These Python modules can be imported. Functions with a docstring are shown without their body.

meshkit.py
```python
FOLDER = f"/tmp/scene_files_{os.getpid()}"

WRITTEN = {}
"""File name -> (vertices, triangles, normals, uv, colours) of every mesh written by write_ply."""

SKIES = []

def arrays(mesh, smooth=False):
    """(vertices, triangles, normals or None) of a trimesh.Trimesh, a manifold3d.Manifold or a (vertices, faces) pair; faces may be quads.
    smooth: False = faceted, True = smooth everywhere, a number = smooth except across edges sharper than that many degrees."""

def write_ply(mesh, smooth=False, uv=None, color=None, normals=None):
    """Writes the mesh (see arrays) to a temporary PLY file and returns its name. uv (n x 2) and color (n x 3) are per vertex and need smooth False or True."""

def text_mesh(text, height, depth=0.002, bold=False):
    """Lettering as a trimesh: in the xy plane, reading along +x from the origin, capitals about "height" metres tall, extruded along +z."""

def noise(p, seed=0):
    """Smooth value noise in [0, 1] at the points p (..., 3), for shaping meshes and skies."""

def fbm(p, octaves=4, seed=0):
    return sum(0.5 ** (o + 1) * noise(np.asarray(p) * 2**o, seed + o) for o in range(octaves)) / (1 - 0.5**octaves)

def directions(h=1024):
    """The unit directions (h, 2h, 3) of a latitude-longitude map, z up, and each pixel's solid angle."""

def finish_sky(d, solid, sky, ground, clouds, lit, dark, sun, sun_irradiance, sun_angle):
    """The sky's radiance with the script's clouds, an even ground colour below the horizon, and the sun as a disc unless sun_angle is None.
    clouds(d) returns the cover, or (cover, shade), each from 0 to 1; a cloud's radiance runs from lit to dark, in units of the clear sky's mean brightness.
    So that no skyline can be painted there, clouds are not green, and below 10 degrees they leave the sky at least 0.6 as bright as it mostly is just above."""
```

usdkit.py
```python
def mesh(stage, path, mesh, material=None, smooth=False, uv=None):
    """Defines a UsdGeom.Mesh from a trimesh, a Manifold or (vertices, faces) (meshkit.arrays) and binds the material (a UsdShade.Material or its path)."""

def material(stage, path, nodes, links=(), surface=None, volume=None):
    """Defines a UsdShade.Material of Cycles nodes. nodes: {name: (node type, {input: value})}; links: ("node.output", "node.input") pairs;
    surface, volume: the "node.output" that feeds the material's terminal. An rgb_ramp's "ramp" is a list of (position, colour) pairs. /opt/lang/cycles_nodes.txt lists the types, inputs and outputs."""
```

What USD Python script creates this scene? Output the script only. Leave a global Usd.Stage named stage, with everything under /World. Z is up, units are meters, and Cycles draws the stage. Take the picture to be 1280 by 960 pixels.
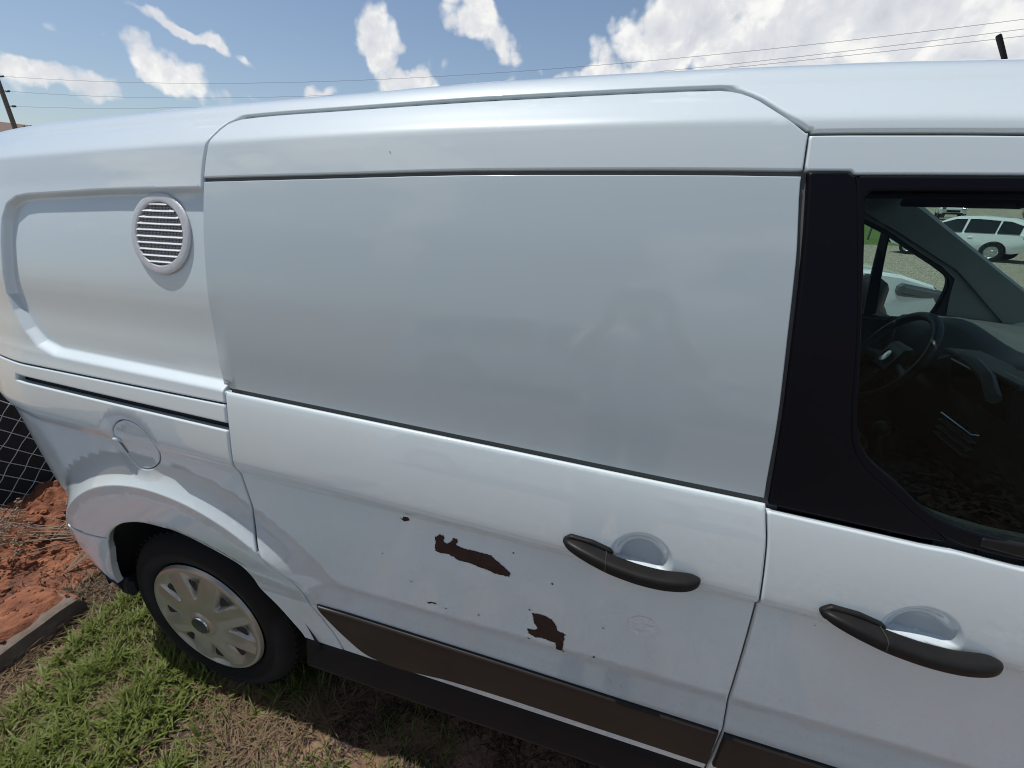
import math, numpy as np, trimesh, shapely
from shapely.geometry import Polygon, LineString, Point
from shapely.ops import unary_union
from shapely import affinity
from scipy.spatial import Delaunay
from scipy.interpolate import PchipInterpolator
from scipy.ndimage import gaussian_filter1d
from pxr import Usd, UsdGeom, UsdLux, UsdShade, Gf, Sdf, Vt
import usdkit, meshkit

stage = Usd.Stage.CreateInMemory()
UsdGeom.Xform.Define(stage, '/World')
UsdGeom.Scope.Define(stage, '/World/Looks')
rng = np.random.default_rng(7)

# ------------------------------------------------------------------ camera
CAM = np.array([1.21551182, -0.66878547, 1.5914275])
YAW, PITCH, ROLL, FPX = math.radians(-16.27435), math.radians(22.68), math.radians(1.22059), 555.674
_f = np.array([math.sin(YAW) * math.cos(PITCH), math.cos(YAW) * math.cos(PITCH), -math.sin(PITCH)])
_r = np.array([math.cos(YAW), -math.sin(YAW), 0.0])
_u = np.cross(_r, _f)
_r, _u = _r * math.cos(ROLL) + _u * math.sin(ROLL), -_r * math.sin(ROLL) + _u * math.cos(ROLL)
cam = UsdGeom.Camera.Define(stage, '/World/camera')
cam.CreateHorizontalApertureAttr(36.0)
cam.CreateFocalLengthAttr(36.0 * FPX / 1280)
cam.CreateClippingRangeAttr((0.05, 3000.0))
cam.AddTransformOp().Set(Gf.Matrix4d(*_r, 0, *_u, 0, *(-_f), 0, *CAM, 1))
cam.CreateExposureAttr(0.03)

# ------------------------------------------------------------------ sun and sky
SUN = np.array([-0.32, -0.022, 0.946]); SUN /= np.linalg.norm(SUN)
sun = UsdLux.DistantLight.Define(stage, '/World/sun')
sun.CreateNormalizeAttr(True); sun.CreateIntensityAttr(1.25); sun.CreateAngleAttr(0.6)
sun.CreateColorAttr(Gf.Vec3f(1.0, 0.975, 0.94))
_a = np.cross([0, 1, 0], SUN); _a /= np.linalg.norm(_a); _b = np.cross(SUN, _a)
sun.AddTransformOp().Set(Gf.Matrix4d(*_a, 0, *_b, 0, *SUN, 0, 0, 0, 20, 1))


def build_sky():
    n = {'tc': ('texture_coordinate', {}),
         'sky': ('sky_texture', {'sky_type': 'single_scattering', 'sun_disc': False, 'sun_elevation': math.asin(SUN[2]), 'sun_rotation': math.atan2(SUN[0], SUN[1]), 'air_density': 1.0, 'aerosol_density': 1.2}),
         'bg': ('background_shader', {'strength': 0.105})}
    L = []
    # the puffs in view: centre pixel, half sizes (radians) along and across, lean, weight
    blobs = [((-.7218, .6561, .2201), .078, .014, -.28, .85), ((-.7437, .6485, .1624), .085, .024, -.42, .9), ((-.847, .5118, .1435), .10, .022, -.12, .85), ((-.5031, .8317, .2347), .042, .062, .35, 1.0),
             ((-.4445, .8761, .1866), .10, .032, -.2, .95), ((-.3337, .8971, .2897), .090, .045, -.75, .95), ((.0131, .963, .2692), .20, .075, .55, 1.1), ((.2451, .9387, .2426), .30, .12, 0.0, 1.2),
             ((.4603, .8601, .2199), .30, .15, 0.0, 1.1), ((-.1429, .9661, .2149), .09, .028, .3, .75), ((-.6061, .7788, .1619), .05, .014, 0, .6), ((-.6538, .7426, .1452), .04, .012, 0, .6)]
    prev = None
    up = np.array([0, 0, 1.0])
    for i, (q, su, sv, lean, wt) in enumerate(blobs):
        d = np.array(q); d = d / np.linalg.norm(d); h = np.cross(d, up); h /= np.linalg.norm(h); v = np.cross(h, d)
        a = (h * math.cos(lean) + v * math.sin(lean)) / su; b = (-h * math.sin(lean) + v * math.cos(lean)) / sv
        n[f's{i}'] = ('vector_math', {'math_type': 'subtract', 'vector2': tuple(d)})
        n[f'a{i}'] = ('vector_math', {'math_type': 'dot_product', 'vector2': tuple(a)})
        n[f'b{i}'] = ('vector_math', {'math_type': 'dot_product', 'vector2': tuple(b)})
        n[f'c{i}'] = ('combine_xyz', {})
        n[f'l{i}'] = ('vector_math', {'math_type': 'length'})
        n[f'm{i}'] = ('map_range', {'range_type': 'smoothstep', 'from_min': 1.55, 'from_max': 0.15, 'to_min': 0.0, 'to_max': wt, 'clamp': True})
        L += [('tc.generated', f's{i}.vector1'), (f's{i}.vector', f'a{i}.vector1'), (f's{i}.vector', f'b{i}.vector1'), (f'a{i}.value', f'c{i}.x'), (f'b{i}.value', f'c{i}.y'),
              (f'c{i}.vector', f'l{i}.vector1'), (f'l{i}.value', f'm{i}.value')]
        if prev is None:
            prev = f'm{i}.result'
        else:
            n[f'x{i}'] = ('math', {'math_type': 'maximum'})
            L += [(prev, f'x{i}.value1'), (f'm{i}.result', f'x{i}.value2')]
            prev = f'x{i}.value'
    # scattered cumulus over the rest of the sky
    n['mapg'] = ('mapping', {'scale': (1.0, 1.0, 2.2), 'location': (3.1, 1.7, .4)})
    n['big'] = ('noise_texture', {'scale': 2.1, 'detail': 2.0, 'roughness': .5})
    n['bigr'] = ('map_range', {'range_type': 'smoothstep', 'from_min': .52, 'from_max': .70, 'to_min': 0., 'to_max': .95, 'clamp': True})
    # where the photograph shows the sky its own puffs count alone
    axis = np.array([-.3911, .8872, .2448])
    n['va'] = ('vector_math', {'math_type': 'dot_product', 'vector2': tuple(axis)})
    n['vr'] = ('map_range', {'range_type': 'smoothstep', 'from_min': .80, 'from_max': .62, 'to_min': 0., 'to_max': 1., 'clamp': True})
    n['bg2'] = ('math', {'math_type': 'multiply'})
    n['all'] = ('math', {'math_type': 'maximum'})
    L += [('tc.generated', 'mapg.vector'), ('mapg.vector', 'big.vector'), ('big.fac', 'bigr.value'), ('tc.generated', 'va.vector1'), ('va.value', 'vr.value'), ('bigr.result', 'bg2.value1'), ('vr.result', 'bg2.value2'),
          (prev, 'all.value1'), ('bg2.value', 'all.value2')]
    # billowing edges: the puffs are looked up at directions displaced by noise
    n['w1'] = ('noise_texture', {'scale': 11.0, 'detail': 5.0, 'roughness': .52}); n['w2'] = ('vector_math', {'math_type': 'subtract', 'vector2': (.5, .5, .5)}); n['w3'] = ('vector_math', {'math_type': 'scale', 'scale': .10}); n['w4'] = ('vector_math', {'math_type': 'add'})
    n['w5'] = ('vector_math', {'math_type': 'add'}); n['w6'] = ('vector_math', {'math_type': 'scale', 'scale': .05}); L += [('w2.vector', 'w6.vector1'), ('tc.generated', 'w5.vector1'), ('w6.vector', 'w5.vector2')]
    L += [('tc.generated', 'w1.vector'), ('w1.color', 'w2.vector1'), ('w2.vector', 'w3.vector1'), ('tc.generated', 'w4.vector1'), ('w3.vector', 'w4.vector2')]
    L = [(('w4.vector' if (b_.startswith('s') and b_.endswith('.vector1') and a_ == 'tc.generated') else a_), b_) for a_, b_ in L]
    n['puff'] = ('voronoi_texture', {'feature': 'f1', 'scale': 22.0, 'detail': 1.6, 'roughness': .5})
    n['pm'] = ('map_range', {'from_min': .0, 'from_max': 1.0, 'to_min': .26, 'to_max': -.50})
    n['den'] = ('math', {'math_type': 'add'})
    n['cov'] = ('map_range', {'range_type': 'smoothstep', 'from_min': -.06, 'from_max': .40, 'to_min': 0., 'to_max': .97, 'clamp': True})
    # sunlit tops and thicker, greyer hearts
    n['puff2'] = ('noise_texture', {'scale': 12.0, 'detail': 7.0, 'roughness': .58, 'distortion': .3})
    n['up'] = ('mapping', {'location': (0, 0, .030)}); n['puff3'] = ('noise_texture', {'scale': 12.0, 'detail': 7.0, 'roughness': .58, 'distortion': .3})
    n['df'] = ('math', {'math_type': 'subtract'}); n['dm'] = ('math', {'math_type': 'multiply_add', 'value2': 1.7, 'value3': .60}); n['th'] = ('math', {'math_type': 'multiply_add', 'value2': -.22})
    n['lit'] = ('rgb_ramp', {'ramp': [(0.0, (5.6, 5.9, 6.3)), (.30, (6.6, 6.8, 7.2)), (.50, (7.3, 7.4, 7.6)), (.68, (8.8, 8.75, 8.6)), (1.0, (9.7, 9.6, 9.3))]})
    n['cl'] = ('mix_color', {'use_clamp_result': False, 'use_clamp': False})
    L += [('w5.vector', 'puff.vector'), ('puff.distance', 'pm.value'), ('all.value', 'den.value1'), ('pm.result', 'den.value2'), ('den.value', 'cov.value'), ('tc.generated', 'puff2.vector'), ('tc.generated', 'up.vector'), ('up.vector', 'puff3.vector'),
          ('puff2.fac', 'df.value1'), ('puff3.fac', 'df.value2'), ('df.value', 'dm.value1'), ('den.value', 'th.value1'), ('dm.value', 'th.value3'), ('th.value', 'lit.fac'),
          ('lit.color', 'cl.b'), ('cov.result', 'cl.fac'), ('sky.color', 'cl.a'), ('cl.result', 'bg.color')]
    m = usdkit.material(stage, '/World/Looks/sky', n, L, surface='bg.background')
    dome = UsdLux.DomeLight.Define(stage, '/World/sky')
    UsdShade.MaterialBindingAPI.Apply(dome.GetPrim()).Bind(m)
    dome.GetPrim().SetCustomDataByKey('kind', 'structure')


build_sky()

# ------------------------------------------------------------------ helpers
used = {}


def fresh(parent, name):
    k = (parent, name)
    i = used.get(k, 0); used[k] = i + 1
    return f'{parent}/{name}' if i == 0 else f'{parent}/{name}_{i:03d}'


def tag(p, label=None, cat=None, group=None, kind=None):
    p = p.GetPrim() if hasattr(p, 'GetPrim') else p
    for k, v in (('label', label), ('category', cat), ('group', group), ('kind', kind)):
        if v:
            p.SetCustomDataByKey(k, v)
    return p


def thing(name, label, cat, loc=(0, 0, 0), rotz=0, group=None):
    x = UsdGeom.Xform.Define(stage, fresh('/World', name))
    x.AddTranslateOp().Set(Gf.Vec3d(*map(float, loc)))
    if rotz:
        x.AddRotateZOp().Set(math.degrees(rotz))
    tag(x, label, cat, group)
    return str(x.GetPath())


def obj(name, mesh, mat, parent='/World', smooth=35, normals=None, **kw):
    path = fresh(parent, name)
    if normals is not None:
        assert len(mesh[0]) == len(normals) and len(mesh[0]) > 0, name
        v, f = np.asarray(mesh[0]), np.asarray(mesh[1])
        keep, inv = np.unique(f, return_inverse=True); v, normals, f = v[keep], normals[keep], inv.reshape(f.shape)
        m = UsdGeom.Mesh.Define(stage, path)
        m.CreatePointsAttr(Vt.Vec3fArray.FromNumpy(v.astype(np.float32)))
        m.CreateFaceVertexCountsAttr(Vt.IntArray.FromNumpy(np.full(len(f), 3, np.int32)))
        m.CreateFaceVertexIndicesAttr(Vt.IntArray.FromNumpy(f.astype(np.int32).ravel()))
        m.CreateSubdivisionSchemeAttr('none')
        m.CreateNormalsAttr(Vt.Vec3fArray.FromNumpy(normals.astype(np.float32)))
        m.SetNormalsInterpolation('vertex')
        UsdShade.MaterialBindingAPI.Apply(m.GetPrim()).Bind(M[mat])
    else:
        usdkit.mesh(stage, path, mesh, M[mat], smooth=smooth)
    tag(stage.GetPrimAtPath(path), **kw)
    return path


def dup(src, loc, rotz=0, label=None, group=None):
    was = stage.GetPrimAtPath(src).GetCustomData()
    p = thing(src.split('/')[-1].rstrip('0123456789').rstrip('_'), label or was.get('label'), was['category'], loc, rotz, group or was.get('group'))
    q = stage.GetPrimAtPath(p)
    q.GetReferences().AddInternalReference(src); q.SetInstanceable(True)
    return p


def cat(*ms):
    return trimesh.util.concatenate([m if isinstance(m, trimesh.Trimesh) else trimesh.Trimesh(np.asarray(m[0]), np.asarray(m[1]), process=False) for m in ms])


def box(size, at, bevel=0.0, rot=None):
    if bevel:
        s = np.array(size, float); b = min(bevel, s.min() * .45); P = []
        for sx in (-1, 1):
            for sy in (-1, 1):
                for sz in (-1, 1):
                    c = np.array([sx, sy, sz]) * s / 2
                    for k in range(3):
                        o = -np.array([sx, sy, sz]) * b * .98; o[k] = 0; P.append(c + o)
                    P.append(c - np.array([sx, sy, sz]) * b * .45)
        m = trimesh.convex.convex_hull(np.array(P))
    else:
        m = trimesh.creation.box(size)
    if rot is not None:
        m.apply_transform(rot)
    m.apply_translation(at)
    return m


def tube(pts, rad, n=8, cap=True, squash=(1, 1), boxy=1.0):
    p = np.asarray(pts, float); rad = np.broadcast_to(rad, (len(p),))
    t = np.gradient(p, axis=0); t /= np.linalg.norm(t, axis=1, keepdims=True) + 1e-12
    ref = np.array([0, 0, 1.0]) if abs(t[:, 2]).mean() < .8 else np.array([1.0, 0, 0])
    a = np.cross(t, ref); a /= np.linalg.norm(a, axis=1, keepdims=True) + 1e-12; b = np.cross(t, a)
    th = np.arange(n) * 2 * np.pi / n; ct = np.sign(np.cos(th)) * np.abs(np.cos(th)) ** boxy; st_ = np.sign(np.sin(th)) * np.abs(np.sin(th)) ** boxy
    v = p[:, None] + rad[:, None, None] * (squash[0] * ct[None, :, None] * a[:, None] + squash[1] * st_[None, :, None] * b[:, None])
    i, j = np.meshgrid(np.arange(len(p) - 1), np.arange(n), indexing='ij')
    q = np.stack([i * n + j, i * n + (j + 1) % n, (i + 1) * n + (j + 1) % n, (i + 1) * n + j], -1).reshape(-1, 4)
    f = np.vstack([q[:, [0, 2, 1]], q[:, [0, 3, 2]]]); v = v.reshape(-1, 3)
    if cap:
        k = len(v); v = np.vstack([v, p[:1], p[-1:]]); r = np.arange(n); e = (len(p) - 1) * n
        f = np.vstack([f, np.stack([np.full(n, k), r, (r + 1) % n], 1), np.stack([np.full(n, k + 1), e + (r + 1) % n, e + r], 1)])
    m = trimesh.Trimesh(v, f, process=False)
    m.fix_normals() if cap else None
    return m


def lathe(prof, n=64, axis='y', at=(0, 0, 0)):
    """prof: (radius, along) pairs; the axis is y (a wheel) or z."""
    p = np.asarray(prof, float); th = np.linspace(0, 2 * np.pi, n, endpoint=False)
    X = p[:, 0, None] * np.cos(th); Z = p[:, 0, None] * np.sin(th); A = np.repeat(p[:, 1, None], n, 1)
    v = np.stack([X, A, Z] if axis == 'y' else [X, Z, A], -1).reshape(-1, 3)
    i, j = np.meshgrid(np.arange(len(p) - 1), np.arange(n), indexing='ij')
    q = np.stack([i * n + j, i * n + (j + 1) % n, (i + 1) * n + (j + 1) % n, (i + 1) * n + j], -1).reshape(-1, 4)
    f = np.vstack([q[:, [0, 1, 2]], q[:, [0, 2, 3]]])
    return trimesh.Trimesh(v + np.array(at), f, process=False)


def quads(a):
    m, n = a.shape[:2]; i, j = np.meshgrid(np.arange(m - 1), np.arange(n - 1), indexing='ij')
    q = np.stack([i * n + j, (i + 1) * n + j, (i + 1) * n + j + 1, i * n + j + 1], -1).reshape(-1, 4)
    return a.reshape(-1, 3), np.vstack([q[:, [0, 1, 2]], q[:, [0, 2, 3]]])


M = {}


def mat(name, nodes, links=(), surface='p.BSDF', volume=None):
    M[name] = usdkit.material(stage, f'/World/Looks/{name}', nodes, links, surface=surface, volume=volume)


def plain(name, col, rough=.5, **kw):
    mat(name, {'p': ('principled_bsdf', {'base_color': col, 'roughness': rough, **kw})})


def noisy(name, stops, scale, rough=.8, detail=6, bump=0.0, bscale=None, dist=.01, **kw):
    n = {'g': ('geometry', {}), 'n': ('noise_texture', {'scale': scale, 'detail': detail, 'roughness': .62}), 'r': ('rgb_ramp', {'ramp': stops}), 'p': ('principled_bsdf', {'roughness': rough, **kw})}
    l = [('g.position', 'n.vector'), ('n.fac', 'r.fac'), ('r.color', 'p.base_color')]
    if bump:
        n['n2'] = ('noise_texture', {'scale': bscale or scale * 3, 'detail': 6, 'roughness': .65}); n['b'] = ('bump', {'strength': bump, 'distance': dist})
        l += [('g.position', 'n2.vector'), ('n2.fac', 'b.height'), ('b.normal', 'p.normal')]
    mat(name, n, l)


# ------------------------------------------------------------------ materials
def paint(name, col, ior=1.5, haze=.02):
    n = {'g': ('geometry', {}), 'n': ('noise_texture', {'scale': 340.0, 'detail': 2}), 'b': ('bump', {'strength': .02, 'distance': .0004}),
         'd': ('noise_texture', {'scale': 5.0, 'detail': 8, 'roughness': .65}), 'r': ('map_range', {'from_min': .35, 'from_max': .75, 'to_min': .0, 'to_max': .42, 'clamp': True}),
         'd2': ('noise_texture', {'scale': 120.0, 'detail': 5, 'roughness': .72}), 'r2': ('map_range', {'from_min': .54, 'from_max': .70, 'to_min': .0, 'to_max': .55, 'clamp': True}),  # fine tan speckle: gravel reflection painted into the colour, over a dust film
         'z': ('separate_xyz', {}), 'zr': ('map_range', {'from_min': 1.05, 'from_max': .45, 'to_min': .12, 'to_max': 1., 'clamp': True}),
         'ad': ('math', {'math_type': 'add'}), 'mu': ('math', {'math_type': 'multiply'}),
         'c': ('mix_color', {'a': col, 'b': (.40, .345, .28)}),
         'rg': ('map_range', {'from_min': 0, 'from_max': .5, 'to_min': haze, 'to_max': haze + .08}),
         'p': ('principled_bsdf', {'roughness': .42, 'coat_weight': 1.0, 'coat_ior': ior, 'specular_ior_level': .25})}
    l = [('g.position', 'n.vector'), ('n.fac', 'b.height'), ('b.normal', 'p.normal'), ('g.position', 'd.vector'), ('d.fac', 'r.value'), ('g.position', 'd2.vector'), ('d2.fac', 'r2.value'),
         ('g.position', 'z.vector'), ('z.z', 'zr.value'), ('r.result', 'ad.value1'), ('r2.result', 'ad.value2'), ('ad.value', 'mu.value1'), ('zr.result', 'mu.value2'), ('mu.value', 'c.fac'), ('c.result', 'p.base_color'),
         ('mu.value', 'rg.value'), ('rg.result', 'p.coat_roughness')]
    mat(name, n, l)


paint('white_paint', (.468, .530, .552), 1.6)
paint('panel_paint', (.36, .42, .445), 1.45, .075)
plain('black_trim', (.0035, .0035, .006), .42, specular_ior_level=.09)
plain('seal_rubber', (.085, .088, .09), .7)
plain('gap_dark', (.012, .012, .013), .8)
noisy('black_plastic', [(0, (.006, .006, .0065)), (1, (.013, .0125, .012))], 60, .45, specular_ior_level=.15, bump=.25, bscale=900, dist=.0006)
noisy('cladding', [(0, (.010, .008, .007)), (1, (.020, .0165, .0138))], 9, .40, specular_ior_level=.25, bump=.2, bscale=1200, dist=.0004)
noisy('rocker', [(0, (.006, .007, .009)), (1, (.013, .014, .016))], 12, .5, specular_ior_level=.2, bump=.2, bscale=1000, dist=.0004)
noisy('chip', [(0, (.020, .012, .010)), (.5, (.036, .022, .017)), (.8, (.045, .028, .021)), (1, (.08, .05, .04))], 60, .85, specular_ior_level=.08, bump=.5, bscale=220, dist=.001)
noisy('residue', [(.35, (.40, .42, .45)), (.65, (.56, .57, .58))], 160, .6)
noisy('vent_metal', [(0, (.36, .37, .385)), (1, (.56, .57, .585))], 130, .5, bump=.5, bscale=420, dist=.0012, metallic=.25)
noisy('tyre', [(0, (.006, .006, .0065)), (1, (.018, .017, .016))], 14, .9, specular_ior_level=.2, bump=.2, bscale=120, dist=.002)
noisy('hubcap', [(0, (.30, .275, .22)), (.6, (.42, .39, .33)), (1, (.48, .46, .42))], 14, .3, metallic=.6)
plain('badge', (.022, .026, .032), .45)
plain('chrome', (.6, .6, .62), .15, metallic=1.0)
plain('interior_dark', (.012, .013, .014), .75)
noisy('dash', [(0, (.05, .052, .053)), (1, (.085, .087, .088))], 30, .6, bump=.3, bscale=700, dist=.0008)
noisy('pillar_trim', [(0, (.10, .105, .10)), (1, (.20, .20, .195))], 5, .7)
plain('screen', (.01, .012, .012), .15)
plain('steering', (.03, .028, .028), .45)
noisy('seat_cloth', [(0, (.02, .02, .022)), (1, (.045, .045, .047))], 50, .9)


def glass(name, tint, refl=1.0):
    mat(name, {'f': ('fresnel', {'IOR': 1.5}), 'm': ('math', {'math_type': 'multiply', 'value2': refl}), 't': ('transparent_bsdf', {'color': tint}), 'g': ('glossy_bsdf', {'color': (1, 1, 1), 'roughness': .0}), 'x': ('mix_closure', {})},
        [('f.fac', 'm.value1'), ('m.value', 'x.fac'), ('t.BSDF', 'x.closure1'), ('g.BSDF', 'x.closure2')], surface='x.closure')


glass('window_glass', (.50, .64, .59), .2)
glass('clear_glass', (.80, .88, .85))
glass('dark_glass', (.10, .12, .12))

# ------------------------------------------------------------------ the van's right side as a surface P(x, v)
DZX = np.array([-1.0, -.6, -.35, 0, .3, .62, .93, 1.24, 1.5, 1.7, 2.2, 2.7])
DZY = np.array([-.10, -.060, -.045, -.030, -.019, -.010, -.002, 0, -.002, -.007, -.03, -.07])
_dz = PchipInterpolator(DZX, DZY, extrapolate=True)
_bw = lambda x: np.interp(x, [-.4, .3, 1.5, 1.9], [.045, .042, .024, .020])
REF = np.array([.20, .40, .575, .64, .936, .966, 1.139, 1.637, 1.712, 1.757])


def levels(x):
    x = np.asarray(x, float); zc = 1.018 - .042 * x; zb = 1.185 - .037 * x; d = _dz(x); o = np.zeros_like(x)
    return np.stack([o + .20, o + .40, o + .575, o + .64, zc - _bw(x), zc, zb, 1.637 + d, 1.712 + d, 1.757 + d], -1)


def warp(x, z, inverse=False):
    lv = levels(x); out = np.empty_like(z)
    for i in range(len(REF) - 1):
        a, b = (lv[..., i], lv[..., i + 1]); ra, rb = REF[i], REF[i + 1]
        if inverse:
            k = (z >= ra) if i else np.ones_like(z, bool)
            out = np.where(k, a + (z - ra) * (b - a) / (rb - ra), out)
        else:
            k = (z >= a) if i else np.ones_like(z, bool)
            out = np.where(k, ra + (z - a) * (rb - ra) / (b - a), out)
    return out


_pk = np.array([[.15, .09], [.20, .065], [.26, .05], [.33, .042], [.40, .034], [.46, .026], [.52, .0205], [.575, .0170], [.605, .0270], [.645, .0385], [.70, .0360], [.80, .0285], [.88, .0225], [.925, .0185], [.936, .0172],
                [.950, .0080], [.963, .0012], [.968, .0008], [.99, .0028], [1.02, .0070], [1.06, .0140], [1.10, .0230], [1.125, .0300], [1.136, .0345], [1.139, .0400], [1.142, .0465], [1.16, .0482], [1.26, .0555], [1.38, .0695], [1.51, .0930], [1.60, .1155], [1.637, .1262], [1.66, .1330], [1.69, .1425], [1.704, .1477], [1.712, .1545], [1.720, .1640], [1.74, .1880], [1.757, .212], [1.80, .262]])
_zt = np.arange(.15, 1.80, .0005)
_yt = gaussian_filter1d(PchipInterpolator(_pk[:, 0], _pk[:, 1])(_zt), 5, mode='nearest')
_pk2 = np.array([p for p in _pk if not 1.126 < p[0] < 1.2] + [[1.14, .0338], [1.17, .0405], [1.20, .0450]]); _pk2 = _pk2[np.argsort(_pk2[:, 0])]
_yt2 = gaussian_filter1d(PchipInterpolator(_pk2[:, 0], _pk2[:, 1])(_zt), 5, mode='nearest')
_roof = np.array([[0, 0], [.023, .024], [.050, .037], [.09, .046], [.19, .061], [.40, .080], [.688, .092]])
_rl = np.concatenate([[0], np.cumsum(np.linalg.norm(np.diff(_roof, axis=0), axis=1))])
_rs = np.linspace(0, _rl[-1], 600)
_ry = gaussian_filter1d(np.interp(_rs, _rl, _roof[:, 0]), 12, mode='nearest'); _rz = gaussian_filter1d(np.interp(_rs, _rl, _roof[:, 1]), 12, mode='nearest')
_ry[0] = _rz[0] = 0
ROOF_LEN = _rl[-1]
_tp = PchipInterpolator([-.92, -.885, -.875, -.86, -.83, -.79, -.74, -.65, -.55, -.45, -.33, -.2, 0, 3], [.60, .46, .40, .315, .238, .185, .140, .086, .041, .014, .0, 0, 0, 0])
_fp = PchipInterpolator([-3, 2.2, 2.5, 2.8, 3.1, 3.3, 3.45, 3.55], [0, 0, .004, .02, .07, .14, .25, .5])
RECESS = Polygon([(.42, 1.600), (.30, 1.601), (.013, 1.593), (-.258, 1.579), (-.300, 1.573), (-.335, 1.555), (-.352, 1.52), (-.360, 1.47), (-.372, 1.38), (-.374, 1.335), (-.360, 1.295), (-.325, 1.245), (-.285, 1.210), (-.225, 1.1925), (.42, 1.1690)])
RECESS = RECESS.buffer(-.015).buffer(.015)
CUPS = [(1.272, .995), (1.708, .968)]


LEDGE_FREE = False


def surf(x, v, extra=True):
    x = np.asarray(x, float); v = np.asarray(v, float)
    zg = 1.757 + _dz(x); on = v > zg
    q = warp(x, np.minimum(v, zg))
    y = np.where(x < .3325, np.interp(q, _zt, _yt2), np.interp(q, _zt, _yt)); z = np.minimum(v, zg)
    if LEDGE_FREE:                                                   # the inset blank runs on behind the belt
        y = np.where(q < 1.152, np.maximum(y, np.interp(1.152, _zt, _yt) + .070 * (q - 1.152)), y)
    s = np.clip(v - zg, 0, ROOF_LEN)
    y = np.where(on, .212 + np.interp(s, _rs, _ry), y); z = np.where(on, zg + np.interp(s, _rs, _rz), z)
    w = np.clip((.105 - np.hypot(x - .010, v - .985)) / .04, 0, 1) * .7; y = y * (1 - w) + .013 * w
    # wheel arch flare (rear), and its twin at the front wheel
    for cx in (.02, 3.08):
        r = np.hypot(x - cx, v - .33)
        w = np.clip((.618 - r) / .085, 0, 1) ** 1.5 * (v < 1.0)
        fade = np.clip((.985 - v) / .06, 0, 1)
        low = np.clip((v - np.where(x > cx, .53, .22)) / .22, 0, 1); w = w * fade * low * low * (3 - 2 * low)
        y = y * (1 - w) + (-.011 + .006 * np.clip((.405 - r) / .03, 0, 1) + .016 * np.clip((.50 - r) / .12, 0, 1)) * w
    y = y + np.where(x < 0, _tp(np.maximum(x, -.92)) * (1 - .62 * np.clip((v - 1.18) / .35, 0, 1)), 0) + np.where(x > 2, _fp(np.minimum(x, 3.55)), 0)
    # tail tucked under
    y = y + .10 * np.clip((.72 - v) / .42, 0, 1) ** 1.2 * np.clip((-.31 - x) / .32, 0, 1)
    if extra:
        near = (x < np.interp(v, [1.17, 1.243, 1.367, 1.46, 1.62], [.3268, .3122, .3022, .3007, .3002])) & (v > 1.1) & (v < 1.66)
        if near.any():
            pts = shapely.points(x[near], v[near]); ins = shapely.contains(RECESS, pts); dd = np.where(ins, shapely.distance(RECESS.exterior, pts), 0)
            w = np.clip(dd / .0135, 0, 1); yy = np.zeros_like(x); yy[near] = (.0165 + .006 * np.clip((1.36 - v[near]) / .15, 0, 1)) * (.3 * w * w * (3 - 2 * w) + .7 * w); y = y + yy
        for cx, cz in CUPS:
            e = np.hypot((x - cx) / .058, (v - cz + .010) / .056)
            w = np.clip((1.0 - e) / .42, 0, 1) * np.clip((v - (1.018 - .042 * x) - .0015) / .010, 0, 1); y = y + .014 * w * w * (3 - 2 * w)
        # panels are never perfectly flat
        y = y + .0009 * (meshkit.noise(np.stack([x * 2.1, v * 2.6, 0 * x], -1), 3) - .5) + .00035 * (meshkit.noise(np.stack([x * 9, v * 11, 0 * x], -1), 4) - .5)
    return np.stack([x, y, z], -1)


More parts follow.
